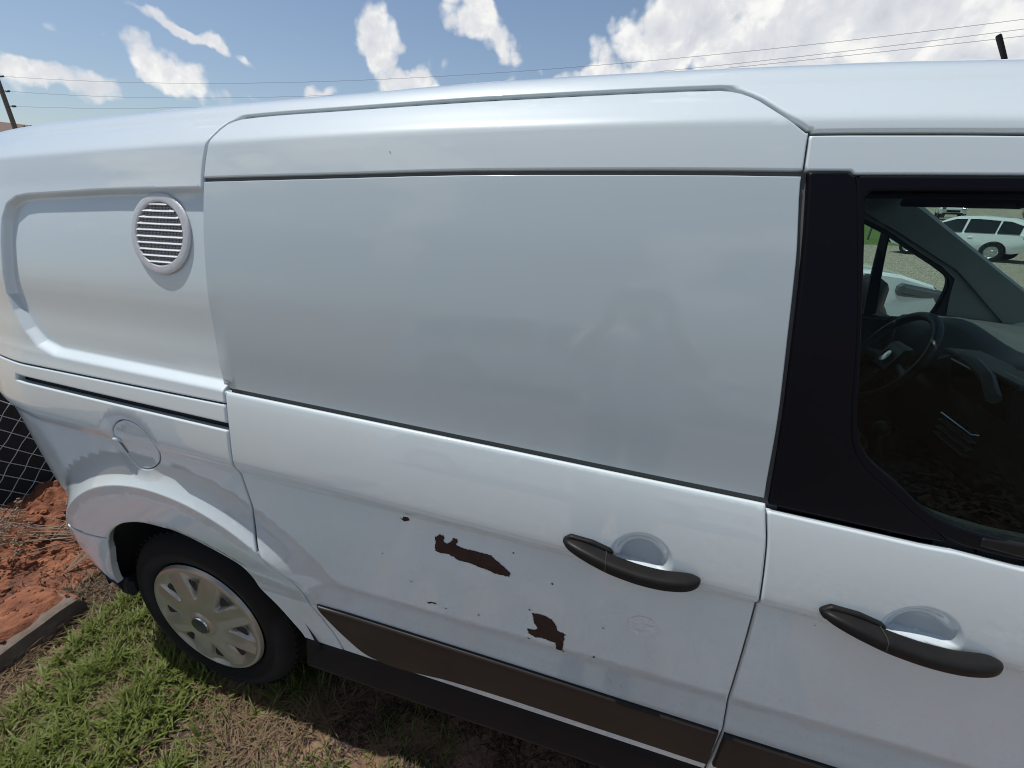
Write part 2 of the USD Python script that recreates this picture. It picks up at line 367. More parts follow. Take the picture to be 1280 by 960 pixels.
def snorm(x, v, h=.0007):
    a = surf(x + h, v) - surf(x - h, v); b = surf(x, v + h) - surf(x, v - h)
    n = np.cross(a, b); return n / (np.linalg.norm(n, axis=-1, keepdims=True) + 1e-12)


def rows_for(poly):
    x0, z0, x1, z1 = poly.bounds
    ref = np.unique(np.round(np.concatenate([np.arange(.20, .57, .02), np.arange(.57, .66, .006), np.arange(.66, .92, .02), np.arange(.92, .974, .003), np.arange(.974, 1.125, .012), np.arange(1.125, 1.150, .002),
                                             np.arange(1.15, 1.65, .025), np.arange(1.65, 1.757, .005)]), 5))
    return ref


def loop_points(line, step):
    """Points along a closed line about step apart, corners kept, and the inward mitre at each (the line runs with the inside on its left)."""
    c = np.array(line.coords)[:-1]; d = np.diff(np.vstack([c, c[:1]]), axis=0); out = []
    for p, e in zip(c, d):
        m = max(int(round(np.hypot(*e) / step)), 1); out += [p + e * i / m for i in range(m)]
    p = np.array(out); p = p[np.hypot(*(p - np.roll(p, 1, 0)).T) > 1e-5]
    e0 = p - np.roll(p, 1, 0); e1 = np.roll(p, -1, 0) - p
    n0 = np.stack([-e0[:, 1], e0[:, 0]], 1); n1 = np.stack([-e1[:, 1], e1[:, 0]], 1)
    n0 /= np.linalg.norm(n0, axis=1, keepdims=True); n1 /= np.linalg.norm(n1, axis=1, keepdims=True)
    m = n0 + n1; m /= np.linalg.norm(m, axis=1, keepdims=True) + 1e-9
    k = np.clip(1 / np.maximum((m * n0).sum(1), .3), 1, 1.6)
    return p, m * k[:, None], m


def skin(poly, res=.022, roll=.0030, depth=.014, out=0.0):
    """A pressed panel over the part of the side surface that poly (x, v) covers: rolled rim and flange. Returns (vertices, triangles), normals."""
    polys = list(poly.geoms) if hasattr(poly, 'geoms') else [poly]
    V, F, N, k = [], [], [], 0

    def add(v, n, f):
        nonlocal k
        V.append(v); N.append(n); F.append(np.asarray(f) + k); k += len(v)

    for pg in polys:
        if pg.is_empty or pg.area < 1e-6:
            continue
        pg = shapely.geometry.polygon.orient(pg.simplify(.0002))
        step = .0065 if roll else .010
        inner_loops, loops = [], []
        for line in [pg.exterior, *pg.interiors]:
            if line.length < 4 * step:
                step = line.length / 10
            p, mit, m = loop_points(line, step); loops.append((p, m))
            L_ = len(p); i = np.arange(L_); j = (i + 1) % L_
            if roll:
                ds = np.array([0, .0018, .12, .30, .55, .8, 1.0]) * roll; rv, rn = [], []
                for d in ds:
                    q = p + mit * d; s = 1 - d / roll; drop = roll * (1 - math.sqrt(max(1 - s * s, 0))); th = math.asin(min(s, .985))
                    P, nn = surf(q[:, 0], q[:, 1]), snorm(q[:, 0], q[:, 1]); h = .001
                    tx = surf(q[:, 0] + h, q[:, 1]) - P; tz = surf(q[:, 0], q[:, 1] + h) - P
                    tx /= np.linalg.norm(tx, axis=1, keepdims=True) + 1e-12; tz /= np.linalg.norm(tz, axis=1, keepdims=True) + 1e-12
                    o3 = -(tx * m[:, :1] + tz * m[:, 1:])
                    rv.append(P + nn * (out - drop)); rn.append(nn * math.cos(th) + o3 * math.sin(th))
                f = []
                for r in range(len(ds) - 1):
                    f += [np.stack([r * L_ + i, r * L_ + j, (r + 1) * L_ + j], 1), np.stack([r * L_ + i, (r + 1) * L_ + j, (r + 1) * L_ + i], 1)]
                add(np.vstack(rv), np.vstack(rn), np.vstack(f))
                inner_loops.append(p + mit * roll)
            else:
                inner_loops.append(p)
            if depth:
                P0, n0 = surf(p[:, 0], p[:, 1]), snorm(p[:, 0], p[:, 1]); P0 = P0 + n0 * (out - roll * .999); P1 = P0 - n0 * depth
                d = np.roll(P0, -1, 0) - np.roll(P0, 1, 0); nn = np.cross(d, n0); nn /= np.linalg.norm(nn, axis=1, keepdims=True) + 1e-12
                add(np.vstack([P0, P1]), np.vstack([nn, nn]), np.vstack([np.stack([i, L_ + i, j], 1), np.stack([j, L_ + i, L_ + j], 1)]))
        core = Polygon(inner_loops[0], inner_loops[1:])
        if not core.is_valid:
            core = core.buffer(0)
        if core.is_empty:
            continue
        x0, z0, x1, z1 = pg.bounds
        xs = np.arange(x0, x1 + res, res) + .0004
        if x0 < -.6:
            xs = np.concatenate([xs, np.arange(-.9, -.7, .008)])
        rr = rows_for(pg); g = [np.stack([np.full(len(rr), xx), warp(np.full(len(rr), xx), rr, True)], 1) for xx in xs]
        if z1 > 1.70:
            for s in np.concatenate([np.arange(.003, .12, .006), np.arange(.12, ROOF_LEN, .03)]):
                g.append(np.stack([xs, 1.757 + _dz(xs) + s], 1))
        ex = []
        if roll:
            for d in np.arange(-.0026, .019, .0026):
                b = RECESS.buffer(-d); ex.append(np.array([b.exterior.interpolate(s).coords[0] for s in np.arange(0, b.exterior.length, .007)]))
            for cx, cz in CUPS:
                for e in np.linspace(.08, 1.04, 25):
                    th = np.linspace(0, 2 * np.pi, int(8 + 62 * e), endpoint=False); ex.append(np.stack([cx + .058 * e * np.cos(th), cz - .010 + .056 * e * np.sin(th)], 1))
            for r in np.concatenate([np.arange(.375, .53, .012), np.arange(.53, .612, .0055)]):
                th = np.arange(-.2, np.pi + .2, (.010 if r > .529 else .024) / r); ex.append(np.stack([.02 + r * np.cos(th), .33 + r * np.sin(th)], 1))
        g = np.vstack(g)
        for cx, cz in CUPS:
            g = g[np.hypot((g[:, 0] - cx) / .058, (g[:, 1] - cz + .010) / .056) > 1.07]
        rw = np.hypot(g[:, 0] - .02, g[:, 1] - .33); g = g[(rw < .522) | (rw > .614) | (g[:, 1] < .36)]
        if roll and x0 < .3:
            gd = shapely.distance(RECESS.exterior, shapely.points(g)); g = g[(gd > .0165) | ((gd > .0045) & ~shapely.contains_xy(RECESS, g[:, 0], g[:, 1]))]
        g = np.vstack([g] + ex)
        shp = core.buffer(-.0035); shapely.prepare(shp)
        g = g[shapely.contains_xy(shp, g[:, 0], g[:, 1])]
        g = g[np.unique(np.round(g / .0016).astype(int), axis=0, return_index=True)[1]]
        p = np.vstack(inner_loops + [g])
        p = p[np.unique(np.round(p / .00008).astype(int), axis=0, return_index=True)[1]]
        tri = Delaunay(p).simplices; cen = p[tri].mean(1)
        big = core.buffer(1e-6); shapely.prepare(big); tri = tri[shapely.contains_xy(big, cen[:, 0], cen[:, 1])]
        a, b, c = p[tri[:, 0]], p[tri[:, 1]], p[tri[:, 2]]
        area = (b[:, 0] - a[:, 0]) * (c[:, 1] - a[:, 1]) - (b[:, 1] - a[:, 1]) * (c[:, 0] - a[:, 0])
        tri = np.where((area < 0)[:, None], tri[:, [0, 2, 1]], tri)[np.abs(area) > 1e-12]
        n = snorm(p[:, 0], p[:, 1]); add(surf(p[:, 0], p[:, 1]) + n * out, n, tri)
    return (np.vstack(V), np.vstack(F)), np.vstack(N)


def panel(name, poly, material, parent, **kw):
    lab = kw.pop('label', None)
    (v, f), n = skin(poly, **kw)
    return obj(name, (v, f), material, parent, normals=n, label=lab)


def mirror(vf, n):
    (v, f) = vf; v = v.copy(); n = n.copy(); v[:, 1] = WID - v[:, 1]; n[:, 1] *= -1
    return (v, f[:, [0, 2, 1]]), n


WID = 1.80

# ------------------------------------------------------------------ the van
van = thing('cargo_van', 'white compact cargo van with rust chips and black door handles, parked on grass', 'van')
VX = lambda pts: np.array(pts, float)


def smooth_line(pts, n=60):
    p = np.array(pts, float); t = np.concatenate([[0], np.cumsum(np.linalg.norm(np.diff(p, axis=0), axis=1))])
    u = np.linspace(0, t[-1], n)
    return np.stack([PchipInterpolator(t, p[:, 0])(u), PchipInterpolator(t, p[:, 1])(u)], 1).tolist()


beltz = lambda x: 1.185 - .037 * x
ARCH = smooth_line([(-.345, .34), (-.325, .43), (-.297, .515), (-.262, .595), (-.205, .660), (-.135, .702), (-.05, .720), (.035, .717), (.125, .688), (.235, .633), (.307, .567), (.363, .487), (.398, .40), (.405, .27)], 70)
DOOR_REAR = smooth_line([(.300, 1.622), (.3005, 1.46), (.302, 1.367), (.312, 1.243), (.3265, 1.174), (.332, 1.141), (.336, 1.099), (.338, 1.067), (.3385, 1.009), (.334, .946), (.334, .853), (.346, .783), (.369, .721), (.408, .662), (.452, .600), (.490, .530), (.520, .46), (.530, .40)], 70)
GUTTER = smooth_line([(.300, 1.622), (.302, 1.642), (.307, 1.673), (.313, 1.703), (.325, 1.727), (.357, 1.738), (.592, 1.7465), (.918, 1.7535), (1.233, 1.7565), (1.287, 1.7558), (1.316, 1.750), (1.340, 1.738), (1.370, 1.715), (1.407, 1.687)], 80)
DOOR_FRONT = smooth_line([(1.411, 1.687), (1.412, 1.634), (1.425, 1.521), (1.435, 1.404), (1.447, 1.276), (1.457, 1.123), (1.467, 1.065), (1.475, .975), (1.484, .838), (1.491, .625), (1.489, .53), (1.487, .40)], 60)
G = .0032
fl = lambda x: 1.637 + float(_dz(x))

sd_outline = Polygon(GUTTER + DOOR_FRONT + DOOR_REAR[::-1]).buffer(0)
fd_top = smooth_line([(1.411, 1.6835), (1.66, 1.6800), (1.88, 1.668), (1.99, 1.640), (2.2, 1.532), (2.45, 1.385), (2.60, 1.275), (2.655, 1.20), (2.66, 1.12)], 60)
fd_outline = Polygon(fd_top + [(2.655, .90), (2.60, .62), (2.56, .40)] + DOOR_FRONT[::-1]).buffer(0)
WINDOW = Polygon(smooth_line([(1.4915, 1.609), (1.70, 1.6115), (1.85, 1.600), (1.98, 1.565), (2.073, 1.523), (2.151, 1.487), (2.297, 1.405), (2.40, 1.346), (2.449, 1.308), (2.460, 1.262), (2.45, 1.16), (2.42, 1.135), (2.2, 1.125), (1.803, 1.132), (1.748, 1.137), (1.716, 1.143), (1.679, 1.158), (1.627, 1.198), (1.58, 1.233), (1.561, 1.257), (1.549, 1.292), (1.533, 1.374), (1.506, 1.525)], 140)).buffer(-.008).buffer(.008)
SEAL_OUT = Polygon(smooth_line([(1.4765, 1.629), (1.68, 1.6295), (1.88, 1.619), (1.99, 1.587), (2.2, 1.482), (2.42, 1.350), (2.50, 1.30), (2.525, 1.22), (2.53, 1.10)], 50) + smooth_line([(2.53, 1.098), (2.2, 1.098), (1.80, 1.106), (1.735, 1.112), (1.700, 1.125), (1.654, 1.154), (1.612, 1.187), (1.570, 1.221), (1.5515, 1.249), (1.540, 1.290), (1.519, 1.412), (1.497, 1.524), (1.4765, 1.628)], 70)).buffer(0)

# outer body: quarter panel, roof side and front pillar in one pressing
RT = 1.757
roof_edge = [(2.02, RT + float(_dz(2.02)) + .02), (2.0, RT + float(_dz(2.0)) + .10), (1.95, RT + float(_dz(1.95)) + .35), (1.93, RT + float(_dz(1.93)) + ROOF_LEN)]
roof_back = [(x, RT + float(_dz(x)) + ROOF_LEN) for x in np.linspace(1.9, -.88, 60)]
shell = Polygon([(-.345, .62)] + [(-.70, .655), (-.90, .68), (-.905, 1.2), (-.90, 1.45), (-.895, 1.6), (-.89, 1.70)] + roof_back[::-1] + roof_edge[::-1] + [(2.10, 1.665), (2.26, 1.592), (2.50, 1.435), (2.74, 1.275), (2.95, 1.14), (2.90, 1.10), (2.668, 1.10)] + [(2.66, 1.0), (.9, 1.0), (.62, .399), (.399, .399)] + ARCH[-7::-1]).buffer(0)
bump_seam = LineString([(-.262, .6085), (-.45, .618), (-.90, .64)]).buffer(.0022)
holes = unary_union([sd_outline.buffer(G), fd_outline.buffer(G), Polygon(ARCH + [(.6, .2), (-.4, .2)]).buffer(0), Polygon([(.2, .2), (2.7, .2), (2.7, .399), (.2, .399)]), Polygon([(1.0, .2), (2.7, .2), (2.7, 1.1), (1.0, .9)])])
SLOT = Polygon([(-.381, 1.126), (.345, 1.0985), (.345, 1.0835), (-.385, 1.112)]).buffer(.001)
SEAM = LineString([(-.9, 1.176), (-.464, 1.1625), (.34, 1.1435)]).buffer(.0016)
FUEL = Point(.010, .985).buffer(.070, 24)
rear_body = shell.difference(holes).difference(SLOT).difference(SEAM).difference(FUEL.buffer(.0016)).difference(bump_seam)
# keep the pieces that are body (drop slivers), split at the seam
pieces = [g for g in (rear_body.geoms if hasattr(rear_body, 'geoms') else [rear_body]) if g.area > .004]
bumper = Polygon(ARCH[:22][::-1] + [(-.345, .34), (-.45, .352), (-.63, .41), (-.73, .49), (-.82, .56), (-.90, .60), (-.90, .64), (-.45, .618), (-.20, .607)]).buffer(0).difference(bump_seam)
side = []
for g in sorted(pieces, key=lambda g: -g.area):
    nm = 'body_side' if g.bounds[3] > 1.7 else 'quarter_panel'
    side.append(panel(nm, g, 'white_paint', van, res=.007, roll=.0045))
    (vf, n_) = skin(g, res=.05, roll=0, depth=0)
    obj(nm, mirror(vf, n_)[0], 'white_paint', van, normals=mirror(vf, n_)[1])
quarter = side[-1]
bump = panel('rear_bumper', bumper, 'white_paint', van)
panel('bumper_trim', Polygon([(-.33, .385), (-.47, .395), (-.63, .448), (-.73, .525), (-.80, .575), (-.885, .61), (-.885, .58), (-.82, .54), (-.73, .47), (-.63, .395), (-.45, .335), (-.34, .325)]).buffer(0), 'rocker', bump, out=.003)
(vf, n_) = skin(bumper, res=.05, roll=0, depth=0)
obj('rear_bumper', mirror(vf, n_)[0], 'white_paint', van, normals=mirror(vf, n_)[1])
# fuel door and its finger tab
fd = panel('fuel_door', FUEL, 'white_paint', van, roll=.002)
tabm = trimesh.creation.icosphere(3, 1.0); tabm.apply_scale((.013, .008, .008)); P0 = surf(np.array([-.054]), np.array([.992]))[0]; tabm.apply_translation(P0 - [0, .002, 0])
obj('finger_tab', tabm, 'white_paint', fd, smooth=True)
notch = skin(Polygon([(-.056, .982), (-.044, .978), (-.034, .954), (-.040, .948)]), roll=0, depth=0, out=.0009)
obj('finger_notch', notch[0], 'seal_rubber', fd, normals=notch[1])

# sliding door: lower skin, window blank, upper frame
z_fl = [(x, fl(x)) for x in np.linspace(.25, 1.46, 25)]
lower_cut = Polygon([(0, -1)] + [(0, 1.1845)] + [(x, beltz(x) - .0002) for x in np.linspace(.0, 1.6, 20)] + [(1.6, -1)])
pan_zone = Polygon([(x, beltz(x) + .0010) for x in np.linspace(.2, 1.6, 20)] + [(x, z - .0062) for x, z in z_fl[::-1]])
up_zone = Polygon([(x, z + .0008) for x, z in z_fl] + [(1.6, 1.9), (.2, 1.9)])
sd = sd_outline.buffer(-G * .4)
sd_low = sd.intersection(lower_cut).difference(Polygon([(0, .0), (2, 0), (2, .398), (0, .398)]))
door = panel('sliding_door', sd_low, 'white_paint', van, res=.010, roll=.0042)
panel('door_frame', sd.intersection(up_zone), 'white_paint', door)
LEDGE_FREE = True
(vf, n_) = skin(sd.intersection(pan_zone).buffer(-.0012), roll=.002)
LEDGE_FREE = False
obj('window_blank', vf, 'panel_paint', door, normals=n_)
# dark rubber behind every joint
seal_zone = unary_union([sd_outline.boundary.buffer(.020), LineString(z_fl).buffer(.016), LineString([(x, beltz(x)) for x in (.31, 1.46)]).buffer(.012), LineString(fd_top[:45]).buffer(.016)]).intersection(Polygon([(0, .41), (2.6, .41), (2.6, 1.9), (0, 1.9)])).difference(WINDOW.buffer(.01))
LEDGE_FREE = True
se = skin(seal_zone, res=.05, roll=0, depth=0, out=-.0085)
LEDGE_FREE = False
obj('door_seal', se[0], 'seal_rubber', van, normals=se[1])
slot_floor = skin(SLOT.buffer(.01), roll=0, depth=0, out=-.022)
obj('door_track', slot_floor[0], 'gap_dark', van, normals=slot_floor[1])
fb = skin(unary_union([FUEL.buffer(.02).difference(FUEL.buffer(-.02)), SEAM.buffer(.01), LineString([(-.275, .609), (-.45, .618), (-.90, .64)]).buffer(.012)]), roll=0, depth=0, out=-.008)
obj('joint_backing', fb[0], 'gap_dark', van, normals=fb[1])

# front door
fdo = fd_outline.buffer(-G * .4)
bp = Polygon(smooth_line([(1.4175, 1.6335), (1.4300, 1.521), (1.4400, 1.404), (1.4515, 1.276), (1.4625, 1.1245)], 30) + [(1.68, 1.112), (1.715, 1.1145)] + smooth_line([(1.700, 1.127), (1.656, 1.156), (1.614, 1.189), (1.572, 1.223), (1.5535, 1.250), (1.542, 1.290), (1.521, 1.412), (1.499, 1.524), (1.478, 1.622), (1.474, 1.631), (1.465, 1.634)], 40)).buffer(0)
fd_low = fdo.intersection(Polygon([(1.3, .40), (2.7, .40), (2.7, 1.098), (2.53, 1.0945), (2.2, 1.0945), (1.80, 1.1015), (1.72, 1.1085), (1.68, 1.1085), (1.455, 1.1205), (1.3, 1.13)]))
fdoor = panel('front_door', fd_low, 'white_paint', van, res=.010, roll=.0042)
panel('door_frame', fdo.difference(SEAL_OUT.buffer(.003)).intersection(Polygon([(1.3, 1.6365), (1.47, 1.6365), (1.4765, 1.631), (1.9, 1.622), (2.54, 1.1), (2.7, 1.1), (2.7, 1.8), (1.3, 1.8)])), 'white_paint', fdoor)
LEDGE_FREE = True
panel('pillar_cover', bp, 'black_trim', fdoor, out=.004, roll=.004)
(vf, n_) = skin(SEAL_OUT.difference(WINDOW), roll=.004, out=.0035, depth=.02)
obj('window_frame', vf, 'black_trim', fdoor, normals=n_)
beltseal = skin(Polygon([(1.75, 1.1335), (2.43, 1.126), (2.43, 1.108), (1.80, 1.112), (1.752, 1.118)]), roll=.004, out=.0055)
obj('belt_seal', beltseal[0], 'black_plastic', fdoor, normals=beltseal[1])
gl = skin(WINDOW.buffer(.006), res=.05, roll=0, depth=0, out=-.004)
obj('window_pane', gl[0], 'window_glass', fdoor, normals=gl[1])
LEDGE_FREE = False

# the same on the far side, without the small detail
far = thing_far = None
left_door_zone = fd_outline.union(sd_outline).buffer(.004).difference(SEAL_OUT)
vf, n_ = mirror(*skin(left_door_zone.difference(Polygon([(0, 0), (3, 0), (3, .398), (0, .398)])), res=.05, roll=0, depth=0)); obj('side_door', vf, 'white_paint', van, normals=n_)
vf, n_ = mirror(*skin(SEAL_OUT.difference(WINDOW), res=.05, roll=0, depth=.02, out=.003)); ld = obj('window_frame', vf, 'black_trim', van, normals=n_)
vf, n_ = mirror(*skin(WINDOW.buffer(.006), res=.05, roll=0, depth=0, out=-.004)); obj('window_pane', vf, 'clear_glass', van, normals=n_)
post = Polygon([(2.150, 1.50), (2.181, 1.485), (2.245, 1.14), (2.225, 1.12), (2.20, 1.12)])
vf, n_ = mirror(*skin(post, res=.05, roll=0, depth=.015, out=.002)); obj('window_divider', vf, 'black_trim', van, normals=n_)

# cladding, rocker
clad = Polygon(smooth_line([(.492, .588), (.54, .5855), (.70, .5835), (1.03, .580), (1.482, .571)], 40) + [(1.4825, .444)] + smooth_line([(1.4825, .444), (1.30, .446), (1.03, .447), (.86, .440), (.76, .424), (.695, .418), (.625, .432), (.56, .490), (.518, .543), (.492, .588)], 60)).buffer(0)
cl = panel('door_cladding', clad, 'cladding', door, out=.010, roll=.006, depth=.012)
clad2 = Polygon([(1.4935, .571), (2.55, .556), (2.50, .444), (1.4935, .444)])
panel('door_cladding', clad2, 'cladding', fdoor, out=.010, roll=.006, depth=.012)


def strip(profile, x0, x1, n=2):
    xs = np.linspace(x0, x1, n); p = np.array(profile)
    v = np.stack([np.repeat(xs, len(p)), np.tile(p[:, 0], n), np.tile(p[:, 1], n)], 1); m = len(p); F = []
    for i in range(n - 1):
        for j in range(m):
            a, b = i * m + j, i * m + (j + 1) % m
            F += [[a, b, a + m], [b, b + m, a + m]]
    for e, s in ((0, 1), ((n - 1) * m, -1)):
        F += [[e, e + j, e + j + 1][::s] for j in range(1, m - 1)]
    t = trimesh.Trimesh(v, F, process=False); t.fix_normals(); return t


rock = strip([(.060, .400), (.042, .397), (.035, .388), (.032, .372), (.021, .312), (.024, .296), (.04, .284), (.12, .285), (.12, .40)], .402, 2.62, 12)
obj('rocker_sill', rock, 'rocker', van)
mr = rock.copy(); mr.vertices[:, 1] = WID - mr.vertices[:, 1]; mr.invert(); obj('rocker_sill', mr, 'rocker', van)

# paint chips and stains on the door
chips = [[(.764, .940), (.771, .937), (.774, .945), (.786, .946), (.789, .938), (.781, .934), (.774, .931)],
         [(.849, .904), (.855, .908), (.859, .914), (.865, .913), (.865, .895), (.873, .892), (.888, .902), (.893, .914), (.897, .913), (.894, .894), (.91, .890), (.938, .889), (.952, .889), (.974, .888), (.983, .879), (1.0, .866), (1.015, .852), (1.014, .842), (.991, .841), (.969, .846), (.932, .853), (.904, .854), (.876, .865), (.857, .863), (.846, .865)],
         [(1.072, .742), (1.093, .743), (1.112, .737), (1.119, .725), (1.124, .706), (1.142, .701), (1.14, .673), (1.138, .647), (1.131, .646), (1.128, .668), (1.11, .668), (1.093, .672), (1.078, .666), (1.063, .673), (1.061, .684), (1.077, .686), (1.086, .694), (1.076, .713)],
         [(.805, .679), (.816, .685), (.826, .686), (.832, .683), (.826, .681), (.819, .682), (.811, .676)]]
for x, z in [(.769, .74), (.855, .676), (1.062, .751), (1.144, .644), (1.211, .654), (1.025, .914), (.703, .812), (1.11, .851), (1.224, .757), (1.062, .654), (.941, .686), (1.576, .913), (.74, 1.664), (1.023, 1.731)]:
    r = rng.uniform(.0014, .0032) * (.6 if z > 1.5 else 1); th = np.sort(rng.uniform(0, 2 * np.pi, 8)); rr = r * rng.uniform(.45, 1.2, 8)
    chips.append(list(zip(x + rr * np.cos(th) * 1.2, z + rr * np.sin(th))))
for c in chips:
    pg = Polygon(c).buffer(0)
    if pg.area > 3e-4:                                              # ragged edge of flaked paint
        pg = pg.buffer(.0028); b = pg.segmentize(.0035).exterior; q = np.array(b.coords)[:-1]; q = q + .0034 * (rng.random(q.shape) - .5); pg = Polygon(q).buffer(0)
    host = fdoor if pg.centroid.x > 1.49 else door
    for g_ in (pg.geoms if hasattr(pg, 'geoms') else [pg]):
        if g_.area > 2e-6:
            vf, n_ = skin(g_, res=.01, roll=0, depth=0, out=.0009)
            obj('paint_chip', vf, 'chip', host, normals=n_)

st = skin(Point(1.299, .793).buffer(.030, 20).difference(Point(1.292, .79).buffer(.012)).difference(Polygon([(1.30, .80), (1.34, .83), (1.34, .80)])), res=.012, roll=0, depth=0, out=.0006)
obj('sticker_residue', st[0], 'residue', door, normals=st[1])

# door handles with their scooped cups
def handle(cx, cz, parent):
    """grip about 0.24 m long; (cx, cz) is the middle of its scoop."""
    S = lambda dx, dz, o: surf(np.array([cx + dx]), np.array([cz + dz]), False)[0] - np.array([0, o, 0])
    path = [(-.140, .000, .003), (-.132, .000, .007), (-.115, -.002, .013), (-.085, -.007, .019), (-.045, -.014, .024), (.0, -.019, .026), (.04, -.021, .024), (.075, -.021, .017), (.092, -.020, .010), (.101, -.018, .003)]
    rad = [.003, .0080, .0105, .0122, .0128, .0128, .0126, .0118, .0090, .0025]
    t = np.linspace(0, 1, 42); k = np.linspace(0, 1, len(path))
    pts = np.stack([PchipInterpolator(k, np.array(path)[:, i])(t) for i in range(3)], 1); rr = PchipInterpolator(k, rad)(t)
    g = tube([S(*p) for p in pts], rr, 28, squash=(1.35, 1.0), boxy=.60)
    h = obj('door_handle', g, 'black_plastic', parent, smooth=60)
    # mounting base under the left end, with its joint
    base = [(-.144, .000), (-.130, .0115), (-.090, .0085), (-.054, -.001), (-.056, -.024), (-.10, -.020), (-.136, -.010)]
    b = skin(Polygon([(cx + a, cz + z) for a, z in base]).buffer(-.006).buffer(.0085), res=.01, roll=.004, out=.009, depth=.012)
    obj('handle_base', b[0], 'black_plastic', h, normals=b[1])
    j = tube([S(-.062, .0025, .012), S(-.061, .0025, .034), S(-.060, -.002, .0400), S(-.060, -.0165, .0405)], .0011, 6)
    obj('handle_joint', j, 'gap_dark', h)


handle(1.272, .995, door)
handle(1.708, .968, fdoor)

# vent on the quarter: ring, slats, mesh behind
def vent():
    cx, cz, R = .163, 1.5015, .0885
    o = surf(np.array([cx]), np.array([cz]))[0]; n = snorm(np.array([cx]), np.array([cz]))[0]
    ex = surf(np.array([cx + .01]), np.array([cz]))[0] - o; ex /= np.linalg.norm(ex); ez = np.cross(ex, n); ez *= np.sign(ez[2])
    Mx = np.eye(4); Mx[:3, 0], Mx[:3, 1], Mx[:3, 2], Mx[:3, 3] = ex, -n, ez, o
    ring = lathe([(R, .004), (R, -.003), (R - .002, -.0052), (R - .006, -.0064), (R - .016, -.0068), (R - .0185, -.0062), (R - .020, -.0045), (R - .020, .012)], 72)
    ring.apply_transform(Mx); v = obj('side_vent', ring, 'vent_metal', van, smooth=40)
    back = lathe([(0.0001, -.0008), (R - .018, -.0008)], 48); back.apply_transform(Mx); obj('vent_backing', back, 'seal_rubber', v)
    ri = R - .0195
    wires = [LineString([(-.1, k), (.1, k + .0)]) for k in ()]
    gauze = []
    for k in np.arange(-ri, ri, .0042):
        w = math.sqrt(max(ri * ri - k * k, 0)) * .98
        if w > .008:
            gauze += [box((2 * w, .0004, .0006), (0, -.0016, k)), box((.0006, .0004, 2 * w), (k, -.0020, 0))]
    gm = cat(*gauze); gm.apply_transform(Mx); obj('vent_gauze', gm, 'vent_metal', v, smooth=False, kind='stuff')
    for k in range(10):
        z = -ri + (k + .62) * 2 * ri / 10
        w = math.sqrt(max(ri * ri - z * z, 0)) - .0005
        if w < .012:
            continue
        sag = rng.uniform(-.0007, .0007)
        prof = [(-.0072, z - .0022), (-.0066, z - .0033), (-.0022, z + .0020), (-.0028, z + .0030)]
        m = strip(prof, -w, w, 6); m.vertices[:, 2] += sag * np.cos(m.vertices[:, 0] / w * 1.5)
        m.apply_transform(Mx); obj('vent_slat', m, 'vent_metal', v)


vent()

